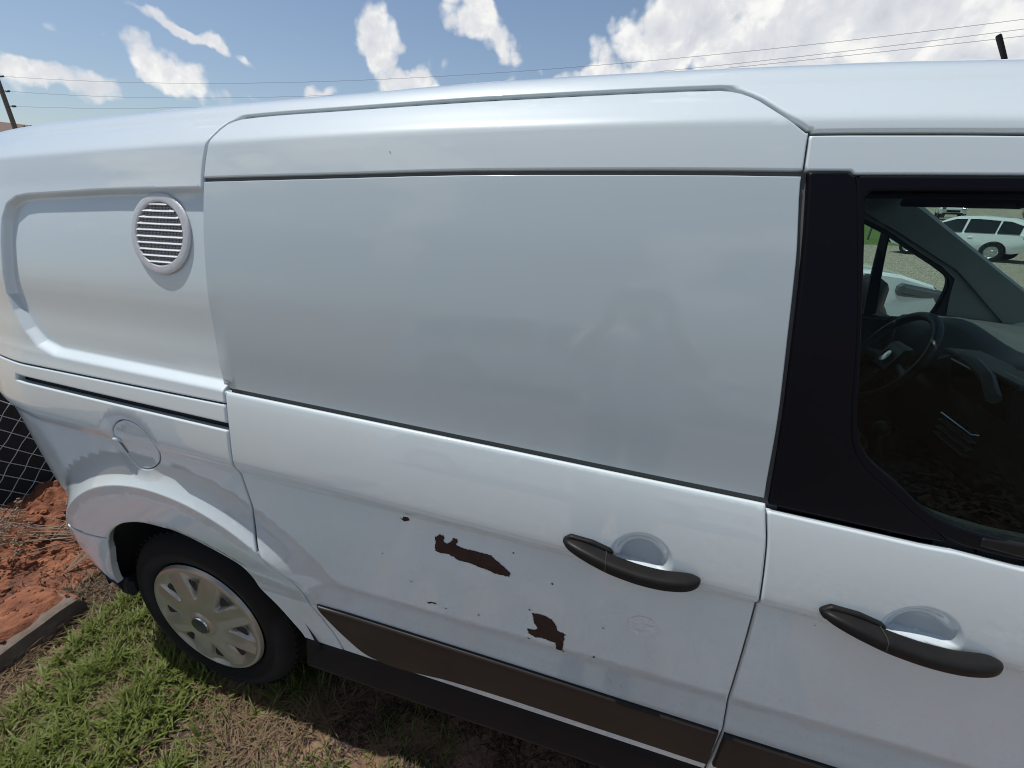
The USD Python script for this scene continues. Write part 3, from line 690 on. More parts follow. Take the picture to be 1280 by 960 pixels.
# wheels
def wheel(x, y, flip=False):
    """centre x, outer face y."""
    s = -1 if flip else 1
    w = fresh(van, 'wheel'); UsdGeom.Xform.Define(stage, w)
    tp = [(.215, .012), (.222, .002), (.236, -.004), (.262, -.008), (.285, -.004), (.300, .006), (.312, .020), (.3185, .034), (.3200, .040), (.3200, .19), (.312, .205), (.28, .225), (.215, .215)]
    t = lathe(tp, 96)
    ribs = []
    for k in range(60):
        th = 2 * np.pi * k / 60
        ribs.append(box((.012, .020, .006), (0, .030, .3185), rot=None)); ribs[-1].apply_transform(trimesh.transformations.rotation_matrix(th, [0, 1, 0]))
    t = cat(t, *ribs)
    # cover: spokes and pockets as one relief
    nr, na = 46, 288
    r = np.concatenate([np.linspace(.0, .055, 10)[:-1], np.linspace(.055, .214, nr - 9)]); a = np.linspace(0, 2 * np.pi, na, endpoint=False)
    R, A = np.meshgrid(r, a, indexing='ij')
    N = 8; ph = (A * N / (2 * np.pi)) % 1.0; d = np.abs(ph - .5) * 2           # 0 mid pocket, 1 mid spoke
    dome = -.020 * (1 - (R / .214) ** 2) - .004
    sp = lambda v, lo, hi: np.clip((v - lo) / (hi - lo), 0, 1) ** 2 * (3 - 2 * np.clip((v - lo) / (hi - lo), 0, 1))
    half = .14 + .44 * np.clip((R - .105) / .09, 0, 1)                       # pockets widen outward
    pocket = sp(half - d, -.06, .12) * sp(R, .100, .112) * (1 - sp(R, .190, .198))
    floor = .004 + .030 * (1 - np.clip((R - .10) / .09, 0, 1)) * 1.0
    facet = .0075 * np.clip(1 - np.abs(ph - .5) * 2, 0, 1) * sp(R, .06, .12) * (1 - sp(R, .185, .2))
    h = dome + facet * .6 + pocket * floor
    h += -.004 * sp(R, .196, .200) + .010 * sp(R, .2085, .214)
    h += -.006 * (1 - sp(R, .040, .050)) + .005 * (1 - sp(R, .030, .034))
    v = np.stack([R * np.cos(A), h, R * np.sin(A)], -1).reshape(-1, 3)
    i, j = np.meshgrid(np.arange(len(r) - 1), np.arange(na), indexing='ij')
    hole = (pocket[:-1] > .85) & (R[:-1] > .118) & (R[:-1] < .165) & (d[:-1] < .16 + .25 * (R[:-1] - .118) / .05)
    hp = []
    for k_ in range(N):
        rr_ = np.linspace(.122, .166, 9); hw = np.interp(rr_, [.122, .128, .158, .166], [.02, .10, .24, .17]) * np.pi / N * 1.15; tt = np.linspace(-1, 1, 9)
        A_ = (k_ + .5) * 2 * np.pi / N + hw[:, None] * tt[None]; R_ = np.repeat(rr_[:, None], 9, 1)
        y_ = -.020 * (1 - (R_ / .214) ** 2) - .004 + .0025 + .012 * (1 - np.clip((R_ - .10) / .09, 0, 1)); hp.append(quads(np.stack([R_ * np.cos(A_), y_, R_ * np.sin(A_)], -1)))
    holes_ = cat(*hp)
    i, j = i.ravel(), j.ravel()
    q = np.stack([i * na + j, i * na + (j + 1) % na, (i + 1) * na + (j + 1) % na, (i + 1) * na + j], -1)
    cov = trimesh.Trimesh(v, np.vstack([q[:, [0, 1, 2]], q[:, [0, 2, 3]]]), process=False)
    rim = lathe([(.214, .03), (.19, .09), (.06, .075), (.001, .07)], 48)
    badge = lathe([(.0001, -.0335), (.024, -.0330), (.0285, -.0310), (.0290, -.024)], 48); ringm = lathe([(.0290, -.026), (.0295, -.0315), (.0315, -.0322), (.0330, -.028)], 48)
    for nm, mm, mt, sm in (('tyre', t, 'tyre', 40), ('rim', rim, 'gap_dark', 40), ('hubcap', cov, 'hubcap', 28), ('cover_hole', holes_, 'gap_dark', 28), ('hub_badge', badge, 'badge', 40), ('badge_ring', ringm, 'chrome', 40)):
        mm = mm.copy(); mm.apply_transform(trimesh.transformations.rotation_matrix(.35, [0, 1, 0])); mm.vertices[:, 1] *= s; mm.apply_translation((x, y, .318))
        if flip:
            mm.invert()
        obj(nm, mm, mt, w, smooth=sm)


wheel(.0, .047); wheel(3.062, .047)
wheel(.0, WID - .047, True); wheel(3.062, WID - .047, True)
# arch liners: the inside of the wheel house
for k, x in enumerate((.03, 3.09)):
    for s in (0, 1):
        th = np.linspace(.12, np.pi - .08, 40); R = .425
        inner = [np.stack([x + R * np.cos(th), np.full(40, .012 + .015 * (y > .1) + y), .325 + R * .965 * np.sin(th)], 1) for y in (.012, .30)]
        v = np.vstack(inner + [np.array([[x, .33, .32]])]); i = np.arange(39)
        f = np.vstack([np.stack([i, i + 40, i + 1], 1), np.stack([i + 1, i + 40, i + 41], 1), np.stack([i + 40, np.full(39, 80), i + 41], 1)])
        if s:
            v[:, 1] = WID - v[:, 1]
        obj('wheel_house', (v, f), 'gap_dark', van, smooth=True)
# bumper's lower corner behind the wheel
flap = box((.062, .20, .078), (-.330, .128, .358), .016); obj('bumper_corner', flap, 'rocker', van)

# underside, tail, nose
obj('underbody', box((3.3, 1.45, .16), (1.05, .9, .33), .02), 'gap_dark', van)
tail = Polygon([(.5, .56), (.5, 1.62), (.62, 1.72), (1.18, 1.72), (1.3, 1.62), (1.3, .56)])
tm = trimesh.creation.extrude_polygon(Polygon([(.44, .5), (.42, 1.1), (.47, 1.6), (.56, 1.70), (1.24, 1.70), (1.33, 1.6), (1.38, 1.1), (1.36, .5)]), .03)
tm.apply_transform(np.array([[0, 0, 1, -.90], [1, 0, 0, 0], [0, 1, 0, 0], [0, 0, 0, 1.0]])); obj('rear_doors', tm, 'white_paint', van)
# front wings, bonnet, grille
wing = Polygon([(2.665, 1.10), (2.90, 1.095), (3.20, 1.05), (3.45, .98), (3.54, .88), (3.55, .40), (3.50, .34)] + [(3.08 + .375 * math.cos(t), .33 + .375 * math.sin(t)) for t in np.linspace(.05, np.pi - .05, 30)] + [(2.68, .40), (2.665, .75)]).buffer(0)
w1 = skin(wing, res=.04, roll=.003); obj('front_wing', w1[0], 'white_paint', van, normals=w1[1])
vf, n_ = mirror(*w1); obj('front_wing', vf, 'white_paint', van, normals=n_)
edge = np.array([(2.90, 1.095), (3.05, 1.075), (3.20, 1.05), (3.35, 1.012), (3.45, .98), (3.54, .88), (3.55, .70), (3.55, .40)])
er = surf(edge[:, 0], edge[:, 1]); cols = []
for u in np.linspace(0, 1, 17):
    b = 1 - (2 * u - 1) ** 2
    p = er.copy(); p[:, 1] = er[:, 1] * (1 - u) + (WID - er[:, 1]) * u; p[:, 2] += .055 * b * (np.arange(8) < 5); p[:, 0] += b * np.array([0, .02, .05, .10, .17, .22, .24, .24]); cols.append(p)
C = np.array(cols)
obj('bonnet', quads(C[:, :5]), 'white_paint', van, smooth=40); obj('front_bumper', quads(C[:, 4:]), 'white_paint', van, smooth=40)
obj('grille', box((.05, .9, .22), (3.775, .9, .70), .02), 'black_plastic', van)
for s in (.30, 1.50):
    obj('headlight', box((.20, .30, .14), (3.60, s, .86), .04), 'clear_glass', van)
# windscreen
pl = np.array([(2.02, 1.777), (2.12, 1.66), (2.26, 1.592), (2.50, 1.435), (2.74, 1.275), (2.95, 1.14)]); pl[0, 1] = 1.757 + float(_dz(2.0)) + .03
pr = surf(pl[:, 0], pl[:, 1]); pr = np.stack([np.interp(np.linspace(0, 5, 16), np.arange(6), pr[:, k]) for k in range(3)], 1); ws = []
for u in np.linspace(0, 1, 17):
    b = 1 - (2 * u - 1) ** 2; p = pr.copy(); p[:, 1] = pr[:, 1] * (1 - u) + (WID - pr[:, 1]) * u; p[:, 0] += .16 * b; p[:, 2] += .03 * b; ws.append(p)
obj('windscreen', quads(np.array(ws)), 'clear_glass', van, smooth=True)

# ---- inside
def lining(poly, mt, name, off, both=True, right=True):
    vf, n_ = skin(poly, res=.06, roll=0, depth=.02 if off < -.02 else 0, out=off)
    if right:
        obj(name, (vf[0], vf[1][:, ::-1]), mt, van, normals=-n_)
    vf, n_ = mirror(vf, n_); obj(name, (vf[0], vf[1][:, ::-1]), mt, van, normals=-n_)
inner_door = Polygon([(1.40, .42), (2.72, .42), (2.72, 1.12), (2.52, 1.30), (2.45, 1.36), (2.2, 1.50), (2.0, 1.60), (1.85, 1.64), (1.40, 1.66)]).difference(WINDOW.buffer(.004))
lining(inner_door, 'interior_dark', 'door_lining', -.026)
pil = Polygon([(2.00, 1.70), (2.13, 1.655), (2.262, 1.578), (2.50, 1.422), (2.738, 1.262), (2.84, 1.19), (2.70, 1.13), (2.50, 1.13), (2.475, 1.25), (2.465, 1.318), (2.40, 1.368), (2.29, 1.428), (2.15, 1.51), (2.07, 1.545), (1.98, 1.585)])
vf, n_ = mirror(*skin(pil, res=.03, roll=0, depth=.0, out=-.034)); obj('pillar_trim', (vf[0], vf[1][:, ::-1]), 'pillar_trim', van, normals=-n_)
vf, n_ = skin(pil, res=.03, roll=0, depth=.0, out=-.034); obj('pillar_trim', (vf[0], vf[1][:, ::-1]), 'pillar_trim', van, normals=-n_)
hl = [(x, v) for x in (1.38, 2.0) for v in (1.70, 1.80, 1.95, 2.2, 1.757 + ROOF_LEN)]
hlp = np.array([surf(np.array([x]), np.array([min(v, 1.757 + float(_dz(x)) + ROOF_LEN)]), False)[0] - [0, -.03 if v < 1.9 else 0, .045 if v > 1.72 else 0] for x, v in hl]).reshape(2, 5, 3)
hm = np.concatenate([hlp, hlp[:, ::-1] * [1, -1, 1] + [0, WID, 0]], 1); obj('headliner', quads(hm), 'dash', van, smooth=True)
for y in (.50, 1.28):
    obj('sun_visor', box((.025, .66, .145), (2.17, y, 1.662), .01, trimesh.transformations.rotation_matrix(.25, [0, 1, 0])), 'interior_dark', van)
obj('windscreen_header', box((.16, 1.44, .05), (2.10, .9, 1.735), .015), 'interior_dark', van)
obj('bulkhead', box((.03, 1.50, 1.22), (1.36, .9, 1.00), .01), 'interior_dark', van)
obj('cab_floor', box((1.5, 1.6, .05), (2.1, .9, .44), .01), 'interior_dark', van)
# dashboard: a bowed moulding with a binnacle, centre stack and screen hood
dp = [(2.88, 1.125), (2.60, 1.150), (2.42, 1.155), (2.34, 1.140), (2.30, 1.10), (2.30, .98), (2.38, .80), (2.45, .62)]
rows = []
for y in np.linspace(.08, 1.72, 30):
    b = .10 * math.exp(-((y - 1.35) / .22) ** 2)                   # binnacle over the instruments
    cst = .09 * math.exp(-((y - .88) / .16) ** 2)
    rows.append([(px_ - (cst + .06 * b / .1 * .6) * (px_ < 2.5), y, pz + (b * .55 + cst * .35) * (2.30 < px_ < 2.5)) for px_, pz in dp])
obj('dashboard', quads(np.array(rows)), 'dash', van, smooth=50)
hood = [tube([(2.12, .70, 1.135), (2.14, .78, 1.165), (2.17, .90, 1.172), (2.20, 1.02, 1.16), (2.20, 1.09, 1.12)], .016, 8), box((.10, .34, .015), (2.22, .89, 1.165), .005)]
dash_hood = obj('screen_hood', cat(*hood), 'dash', van)
obj('screen', box((.012, .26, .11), (2.20, .89, 1.10), .004, trimesh.transformations.rotation_matrix(-.35, [0, 1, 0])), 'screen', van)
for k in range(4):
    obj('vent_slat', box((.02, .15, .007), (2.135, .80, 1.015 - .022 * k), .002), 'chrome' if k == 0 else 'dash', van)
obj('centre_console', box((.62, .26, .30), (2.0, .90, .62), .03), 'interior_dark', van)
obj('gear_lever', cat(tube([(2.05, .93, .76), (2.03, .94, .90)], .012, 8), trimesh.creation.icosphere(2, .026).apply_translation((2.03, .94, .91))), 'steering', van)
# steering wheel
sw = fresh(van, 'steering_wheel'); UsdGeom.Xform.Define(stage, sw)
th = np.linspace(0, 2 * np.pi, 49); ringw = tube(np.stack([.185 * np.cos(th), .185 * np.sin(th), 0 * th], 1), .0165, 10, cap=False)
Ms = trimesh.transformations.translation_matrix((2.17, 1.35, 1.045)) @ trimesh.transformations.rotation_matrix(-math.radians(63), [0, 1, 0])
hub = cat(box((.13, .15, .05), (0, 0, -.02), .02))
ringw.apply_transform(Ms); hub.apply_transform(Ms)
obj('wheel_ring', ringw, 'steering', sw, smooth=True); obj('hub', hub, 'steering', sw)
for a in (0.15, math.pi - .15, -math.pi / 2 + math.pi):
    v = np.array([math.sin(a), math.cos(a), 0]) if False else np.array([math.cos(a + math.pi / 2), math.sin(a + math.pi / 2), 0])
    sp_ = tube([v * .05 + [0, 0, -.015], v * .18], .016, 8, squash=(1, .5)); sp_.apply_transform(Ms); obj('spoke', sp_, 'steering', sw)
lg = lathe([(.0001, -.002), (.022, -.001), (.026, .004)], 24, 'z'); lg.apply_transform(Ms @ trimesh.transformations.translation_matrix((0, 0, .012))); obj('hub_ring', lg, 'chrome', sw)
# seats
for y in (.46, 1.34):
    st = fresh(van, 'seat'); UsdGeom.Xform.Define(stage, st)
    obj('seat_cushion', box((.50, .48, .17), (1.86, y, .72), .05), 'seat_cloth', st, smooth=50)
    obj('backrest', box((.14, .46, .62), (1.56, y, 1.02), .05, trimesh.transformations.rotation_matrix(-.25, [0, 1, 0])), 'seat_cloth', st, smooth=50)
    obj('headrest', box((.10, .26, .19), (1.44, y, 1.40), .04), 'seat_cloth', st, smooth=50)
# driver's mirror outside, roof aerial
mi = obj('door_mirror', cat(box((.14, .20, .22), (2.27, 1.95, 1.17), .06), tube([(2.30, 1.72, 1.09), (2.28, 1.87, 1.10)], .04, 8)), 'black_plastic', van, smooth=50)
mm = cat(box((.15, .22, .24), (2.42, -.13, 1.19), .06), tube([(2.42, .08, 1.10), (2.42, -.05, 1.12)], .04, 8)); obj('door_mirror', mm, 'black_plastic', van, smooth=50)
AER = np.array([2.06, .90, 1.82])
ae = obj('aerial', tube([(2.02, .90, 1.83), (1.990, .90, 1.89), (1.972, .90, 1.922)], [.0035, .0035, .0035], 8), 'black_plastic', van)
obj('aerial_tip', tube([(1.974, .90, 1.918), (1.972, .90, 1.921), (1.943, .90, 1.969), (1.941, .90, 1.972)], [.003, .0052, .0058, .004], 10), 'black_plastic', ae)
#SETTING

# ------------------------------------------------------------------ ground
def ground_h(x, y):
    x = np.asarray(x, float); y = np.asarray(y, float)
    k = np.clip((y - 3) / 15, 0, 1); h = -.40 * k * k * (3 - 2 * k)
    k = np.clip((y - 27) / 26, 0, 1); h = h + 1.0 * k * k * (3 - 2 * k)
    p = np.stack([x, y, 0 * x], -1)
    nearby = np.exp(-((x + .2) ** 2 + (y - .5) ** 2) / 18)
    h = h + nearby * (.030 * (meshkit.fbm(p * 2.2, 4, 5) - .5) + .016 * (meshkit.fbm(p * 14, 3, 6) - .5))
    # the sandy rut between kerb and grass, and the tyre's own bed
    h = h - .035 * np.exp(-((x + .71 + .44 * (y + .10)) / .028) ** 2) * np.exp(-((y + .15) / .35) ** 2)
    return h


def axis(lo, hi, step, far_):
    a = np.arange(lo, hi, step); g = step; out = []; p = hi
    while p < far_:
        g *= 1.18; p += g; out.append(p)
    b = []; p = lo; g = step
    while p > -far_:
        g *= 1.18; p -= g; b.append(p)
    return np.concatenate([b[::-1], a, out])


gx, gy = axis(-2.6, 2.2, .022, 900), axis(-1.6, 2.4, .022, 900)
GX, GY = np.meshgrid(gx, gy, indexing='ij'); GV = np.stack([GX, GY, ground_h(GX, GY)], -1)
v, f = quads(GV)
n = {'g': ('geometry', {}), 'x': ('separate_xyz', {}),
     'n1': ('noise_texture', {'scale': 4.0, 'detail': 8, 'roughness': .7}), 'n2': ('noise_texture', {'scale': 70.0, 'detail': 6, 'roughness': .7}), 'n3': ('noise_texture', {'scale': .8, 'detail': 5}),
     'soil': ('rgb_ramp', {'ramp': [(.25, (.045, .026, .017)), (.42, (.11, .066, .042)), (.56, (.19, .12, .078)), (.75, (.32, .23, .155))]}),
     'straw': ('rgb_ramp', {'ramp': [(.3, (.13, .09, .05)), (.5, (.27, .20, .12)), (.7, (.42, .34, .22))]}),
     'grav': ('voronoi_texture', {'scale': 42.0, 'randomness': 1.0}), 'gr': ('rgb_ramp', {'ramp': [(0., (.05, .04, .03)), (.35, (.16, .135, .10)), (.65, (.29, .25, .195)), (1., (.52, .47, .40))]}), 'gs': ('separate_color', {}),
     'turf': ('rgb_ramp', {'ramp': [(.3, (.045, .075, .02)), (.6, (.09, .13, .035)), (.8, (.20, .19, .08))]}),
     'nm': ('mix_float', {'fac': .5}), 'nm2': ('math', {'math_type': 'multiply_add', 'value2': 2.4, 'value3': -1.2}),
     'kg': ('math', {'math_type': 'add'}), 'kgr': ('map_range', {'range_type': 'smoothstep', 'from_min': 2.2, 'from_max': 3.6, 'clamp': True}),
     'neg': ('math', {'math_type': 'multiply_add', 'value2': -1.0}), 'ngr': ('map_range', {'range_type': 'smoothstep', 'from_min': .9, 'from_max': 2.1, 'clamp': True}),
     'mxg': ('math', {'math_type': 'maximum'}),
     'xr': ('map_range', {'range_type': 'smoothstep', 'from_min': -1.6, 'from_max': -2.2, 'clamp': True}),
     'inv': ('math', {'math_type': 'subtract', 'value1': 1.0}), 'gm': ('math', {'math_type': 'multiply'}),
     'ky': ('map_range', {'range_type': 'smoothstep', 'from_min': 28.6, 'from_max': 29.6, 'clamp': True}), 'ky2': ('map_range', {'range_type': 'smoothstep', 'from_min': 45., 'from_max': 43., 'clamp': True}), 'kt': ('math', {'math_type': 'multiply'}),
     'm1': ('mix_color', {}), 'm2': ('mix_color', {}), 'm3': ('mix_color', {}),
     'b': ('bump', {'strength': .7, 'distance': .012}), 'p': ('principled_bsdf', {'roughness': .95, 'specular_ior_level': .15})}
l = [('g.position', 'x.vector'), ('g.position', 'n1.vector'), ('g.position', 'n2.vector'), ('g.position', 'n3.vector'), ('g.position', 'grav.vector'), ('n1.fac', 'nm.a'), ('n2.fac', 'nm.b'), ('nm.result', 'soil.fac'), ('nm.result', 'straw.fac'),
     ('grav.color', 'gs.color'), ('gs.r', 'gr.fac'), ('n1.fac', 'nm2.value1'), ('x.y', 'kg.value1'), ('nm2.value', 'kg.value2'), ('kg.value', 'kgr.value'),
     ('x.y', 'neg.value1'), ('nm2.value', 'neg.value3'), ('neg.value', 'ngr.value'), ('kgr.result', 'mxg.value1'), ('ngr.result', 'mxg.value2'),
     ('x.x', 'xr.value'), ('xr.result', 'inv.value2'), ('mxg.value', 'gm.value1'), ('inv.value', 'gm.value2'),
     ('x.y', 'ky.value'), ('x.y', 'ky2.value'), ('ky.result', 'kt.value1'), ('ky2.result', 'kt.value2'), ('n1.fac', 'turf.fac'),
     ('xr.result', 'm1.fac'), ('soil.color', 'm1.a'), ('straw.color', 'm1.b'), ('gm.value', 'm2.fac'), ('m1.result', 'm2.a'), ('gr.color', 'm2.b'), ('kt.value', 'm3.fac'), ('m2.result', 'm3.a'), ('turf.color', 'm3.b'),
     ('m3.result', 'p.base_color'), ('n2.fac', 'b.height'), ('b.normal', 'p.normal')]
mat('ground', n, l)
obj('ground', (v, f), 'ground', smooth=True, kind='structure')


# ------------------------------------------------------------------ grass and litter
def leafy(name, stops, rough=.6, trans=.35):
    n = {'g': ('geometry', {}), 'r': ('rgb_ramp', {'ramp': stops}), 'p': ('principled_bsdf', {'roughness': rough, 'specular_ior_level': .35}), 't': ('translucent_bsdf', {}), 'x': ('mix_closure', {'fac': trans})}
    mat(name, n, [('g.random_per_island', 'r.fac'), ('r.color', 'p.base_color'), ('r.color', 't.color'), ('p.BSDF', 'x.closure1'), ('t.BSDF', 'x.closure2')], surface='x.closure')


leafy('green_blade', [(0, (.12, .155, .03)), (.3, (.23, .27, .065)), (.6, (.33, .36, .12)), (.82, (.40, .38, .18)), (1, (.52, .45, .26))])
leafy('straw_blade', [(0, (.16, .11, .06)), (.4, (.32, .24, .13)), (.75, (.48, .39, .24)), (1, (.58, .50, .34))], trans=.2)
leafy('litter_bit', [(0, (.04, .024, .016)), (.3, (.11, .068, .045)), (.6, (.24, .16, .105)), (.82, (.42, .32, .22)), (1, (.58, .50, .37))], trans=.1)


def blades(base, length, width, lean, az, bend, seg=4):
    """Curved tapering strips; every argument one value a blade."""
    n = len(base); t = np.linspace(0, 1, seg + 1)
    ang = lean[:, None] + bend[:, None] * t[None]
    ds = length[:, None] / seg
    rad = np.concatenate([np.zeros((n, 1)), np.cumsum(np.sin(ang[:, :-1]) * ds, 1)], 1); up = np.concatenate([np.zeros((n, 1)), np.cumsum(np.cos(ang[:, :-1]) * ds, 1)], 1)
    d = np.stack([np.cos(az), np.sin(az), 0 * az], -1); s = np.stack([-np.sin(az), np.cos(az), 0 * az], -1)
    c = base[:, None] + rad[..., None] * d[:, None] + up[..., None] * np.array([0, 0, 1.0])
    c[..., 2] = np.maximum(c[..., 2], base[:, None, 2] + .003)
    w = width[:, None] * (np.array([.7, 1.0, .9, .6, .05]) if seg == 4 else np.linspace(1, .1, seg + 1))[None] / 2
    L_ = c - w[..., None] * s[:, None]; R_ = c + w[..., None] * s[:, None]
    v = np.stack([L_, R_], 2).reshape(n, -1, 3); m = 2 * (seg + 1)
    q = np.array([[2 * i, 2 * i + 1, 2 * i + 3] for i in range(seg)] + [[2 * i, 2 * i + 3, 2 * i + 2] for i in range(seg)])
    return v.reshape(-1, 3), (q[None] + (np.arange(n) * m)[:, None, None]).reshape(-1, 3)


def scatter(poly, n, thin=None):
    x0, y0, x1, y1 = poly.bounds; out = []
    while sum(map(len, out)) < n:
        p = rng.uniform((x0, y0), (x1, y1), (n * 2, 2)); p = p[shapely.contains_xy(poly, p[:, 0], p[:, 1])]
        if thin is not None:
            p = p[rng.random(len(p)) < thin(p)]
        out.append(p)
    p = np.vstack(out)[:n]
    return np.column_stack([p, ground_h(p[:, 0], p[:, 1])])


clump = lambda p, s=9, lo=.38, hi=.62, seed=11: np.clip((meshkit.fbm(np.column_stack([p * s, 0 * p[:, :1]]), 3, seed) - lo) / (hi - lo), .03, 1)
LAWN = Polygon([(-.60, .34), (-.68, .12), (-.60, -.12), (-.52, -.32), (-.50, -.62), (.05, -.70), (.06, -.22), (.03, -.06), (.20, .02), (.30, .12), (.20, .20), (-.30, .16), (-.5, .30)]).buffer(.03)
def turf(name, poly, n, mt, lab, length, width, lean, bend, thin=None, az=None):
    b = scatter(poly, n, thin); m = len(b)
    a = rng.uniform(0, 2 * np.pi, m) if az is None else rng.normal(az[0], az[1], m)
    v, f = blades(b, rng.uniform(*length, m), rng.uniform(*width, m), rng.uniform(*lean, m), a, rng.uniform(*bend, m))
    obj(name, (v, f), mt, smooth=False, label=lab, cat='grass', kind='stuff')


turf('green_grass', LAWN, 9000, 'green_blade', 'lush green grass growing in front of the rear wheel', (.03, .11), (.003, .0068), (.1, 1.25), (.2, 1.5), lambda p: clump(p, 9, .42, .60))
turf('broad_grass', LAWN, 1500, 'green_blade', 'wider green grass leaves scattered through the lawn', (.04, .10), (.005, .009), (.2, 1.1), (.3, 1.3), lambda p: clump(p, 6, .42, .6, 23))
turf('straw', unary_union([LAWN.buffer(.12), Polygon([(-.95, .5), (-.5, .55), (-.3, .2), (-.35, -.6), (-.95, -.9)])]), 26000, 'straw_blade', 'dry straw mixed into the lawn and lying beside the kerb', (.025, .10), (.0014, .0038), (.9, 1.55), (-.2, .5), lambda p: clump(p, 8, .35, .6, 31))
UNDER = Polygon([(-.2, -.75), (1.9, -.75), (1.9, .9), (.1, .9), (-.1, .05)])
turf('dry_litter', UNDER, 42000, 'litter_bit', 'brown dead grass and chaff on the soil beside and under the van', (.006, .026), (.0018, .0048), (.6, 1.57), (-.5, .6), lambda p: clump(p, 10, .32, .6, 41))
turf('debris', Polygon([(-1.35, -.7), (-.84, -.7), (-.70, .35), (-.75, .75), (-1.30, .80), (-1.22, .3)]), 9000, 'litter_bit', 'brown dead twigs and leaf litter between clay heap and van bumper', (.015, .07), (.002, .006), (.7, 1.5), (-.4, .6), lambda p: clump(p, 7, .34, .6, 81))
turf('thin_grass', Polygon([(.0, -.25), (.5, -.2), (.9, .1), (.7, .5), (.15, .45)]), 1500, 'green_blade', 'sparse thin grass in the shade behind the wheel', (.02, .06), (.0015, .0035), (.2, 1.1), (.2, 1.2), lambda p: clump(p, 9, .42, .6, 51))
turf('far_straw', Polygon([(-2.1, .2), (-5.5, .2), (-6.5, 3.5), (-2.1, 3.5)]), 12000, 'straw_blade', 'dry straw coloured grass beyond the low fence', (.04, .14), (.003, .007), (.5, 1.5), (.1, .8))

# ------------------------------------------------------------------ kerb, clay heap
noisy('concrete', [(0, (.045, .032, .025)), (.45, (.09, .068, .052)), (.68, (.15, .118, .094)), (1, (.24, .21, .175))], 12, .9, bump=.6, bscale=120, dist=.004)
noisy('clay', [(.2, (.05, .020, .012)), (.42, (.13, .045, .022)), (.60, (.22, .082, .038)), (.8, (.31, .145, .08))], 11, .95, detail=9, bump=.9, bscale=60, dist=.012)
kerb = thing('kerb', 'weathered concrete kerb with crumbled red soil on top, by the rear bumper', 'kerb', (-.93, .10, 0), math.radians(4))
ys = np.linspace(-2.4, 0, 90); prof = np.array([(-.13, -.02), (-.13, .075), (-.115, .088), (.105, .090), (.128, .078), (.134, .05), (.137, -.02)])
kv = np.array([[(px_ + .010 * (meshkit.noise(np.array([[px_ * 9, y * 9, pz * 30]]), 8)[0] - .5), y + (.02 * (pz > .06) * (-1 if y > -.02 else 0)), pz + .012 * (meshkit.noise(np.array([[px_ * 14, y * 12, 1.]]), 9)[0] - .5)) for px_, pz in prof] for y in ys])
kv2, kf = quads(kv); e = len(kv2) - len(prof); kf = np.vstack([kf, [[e, e + i, e + i + 1] for i in range(1, len(prof) - 1)]])
km = trimesh.Trimesh(kv2, kf, process=False); km.fix_normals()
obj('kerb_stone', km, 'concrete', kerb, smooth=30)
gx2, gy2 = np.meshgrid(np.linspace(-.136, .118, 40), np.linspace(-2.4, -.004, 300), indexing='ij')
hz = .080 + (.004 + .034 * meshkit.fbm(np.stack([gx2 * 18, gy2 * 18, 0 * gx2], -1), 4, 12) + .012 * meshkit.fbm(np.stack([gx2 * 60, gy2 * 60, 0 * gx2], -1), 2, 13)) * np.clip((.128 - np.abs(gx2 + .008) - .03 * meshkit.fbm(np.stack([gy2 * 12, 0 * gy2, gx2 * 3], -1), 3, 14)) / .03, 0, 1) * np.clip((-.004 - gy2 - .02 * meshkit.fbm(np.stack([gx2 * 30, 0 * gy2, 0 * gx2], -1), 2, 15)) / .03, 0, 1)
q = quads(np.stack([gx2, gy2, hz], -1)); obj('soil_crust', (q[0], q[1][:, ::-1] if False else q[1]), 'clay', kerb, smooth=50)
cl_ = []
for i in range(170):
    r = rng.uniform(.004, .011); c = trimesh.creation.icosphere(1, r); c.vertices *= rng.uniform(.65, 1.25, (len(c.vertices), 1)); c.apply_translation((rng.uniform(-.12, .10), rng.uniform(-1.2, -.02), .100)); cl_.append(c)
obj('soil_crumbs', cat(*cl_), 'clay', kerb, smooth=False, kind='stuff')

mx, my = np.meshgrid(np.arange(-2.0, -.88, .0085), np.arange(-1.2, 1.8, .0085), indexing='ij')
P_ = np.stack([mx, my, 0 * mx], -1)
env = np.exp(-((mx + 1.58) / .25) ** 2) * (.10 + .06 * (meshkit.fbm(P_ * 2.5, 2, 61) - .5)) * np.clip((my + 1.15) / .3, 0, 1) * np.clip((1.75 - my) / .3, 0, 1)
rough_ = .13 * (meshkit.fbm(P_ * 8, 5, 62) - .5) + .07 * (meshkit.fbm(P_ * 30, 3, 63) - .5) + .03 * np.abs(meshkit.fbm(P_ * 17, 3, 66) - .5)
mz = env + rough_ * np.clip(env / .07, .14, 1) - .015 * np.clip((-.95 - mx) / -.06, 0, 1) * 0
edge_ = np.clip(np.minimum(np.minimum(mx + 2.0, -.88 - mx) / .07, np.minimum(my + 1.2, 1.8 - my) / .1), 0, 1)
q = quads(np.stack([mx, my, ground_h(mx, my) + (mz + .012) * edge_ - .02 * (1 - edge_)], -1))
obj('clay_heap', q, 'clay', smooth=50, kind='structure')
clods = []
cp = scatter(Polygon([(-1.75, -1.1), (-1.12, -1.1), (-1.02, .8), (-1.75, 1.4)]), 620)
for i, (x, y, z) in enumerate(cp):
    r = rng.uniform(.006, .016) * (1 + 1.1 * (rng.random() < .12)); c = trimesh.creation.icosphere(1, r); c.vertices *= rng.uniform(.65, 1.25, (len(c.vertices), 1)) * np.array([1.1, 1.1, .8])
    zz = .10 * math.exp(-((x + 1.58) / .25) ** 2); c.apply_translation((x, y, zz + .008)); clods.append(c)
obj('clay_clods', cat(*clods), 'clay', smooth=False, label='loose red clay clods lying over the heap', cat='soil', kind='stuff')

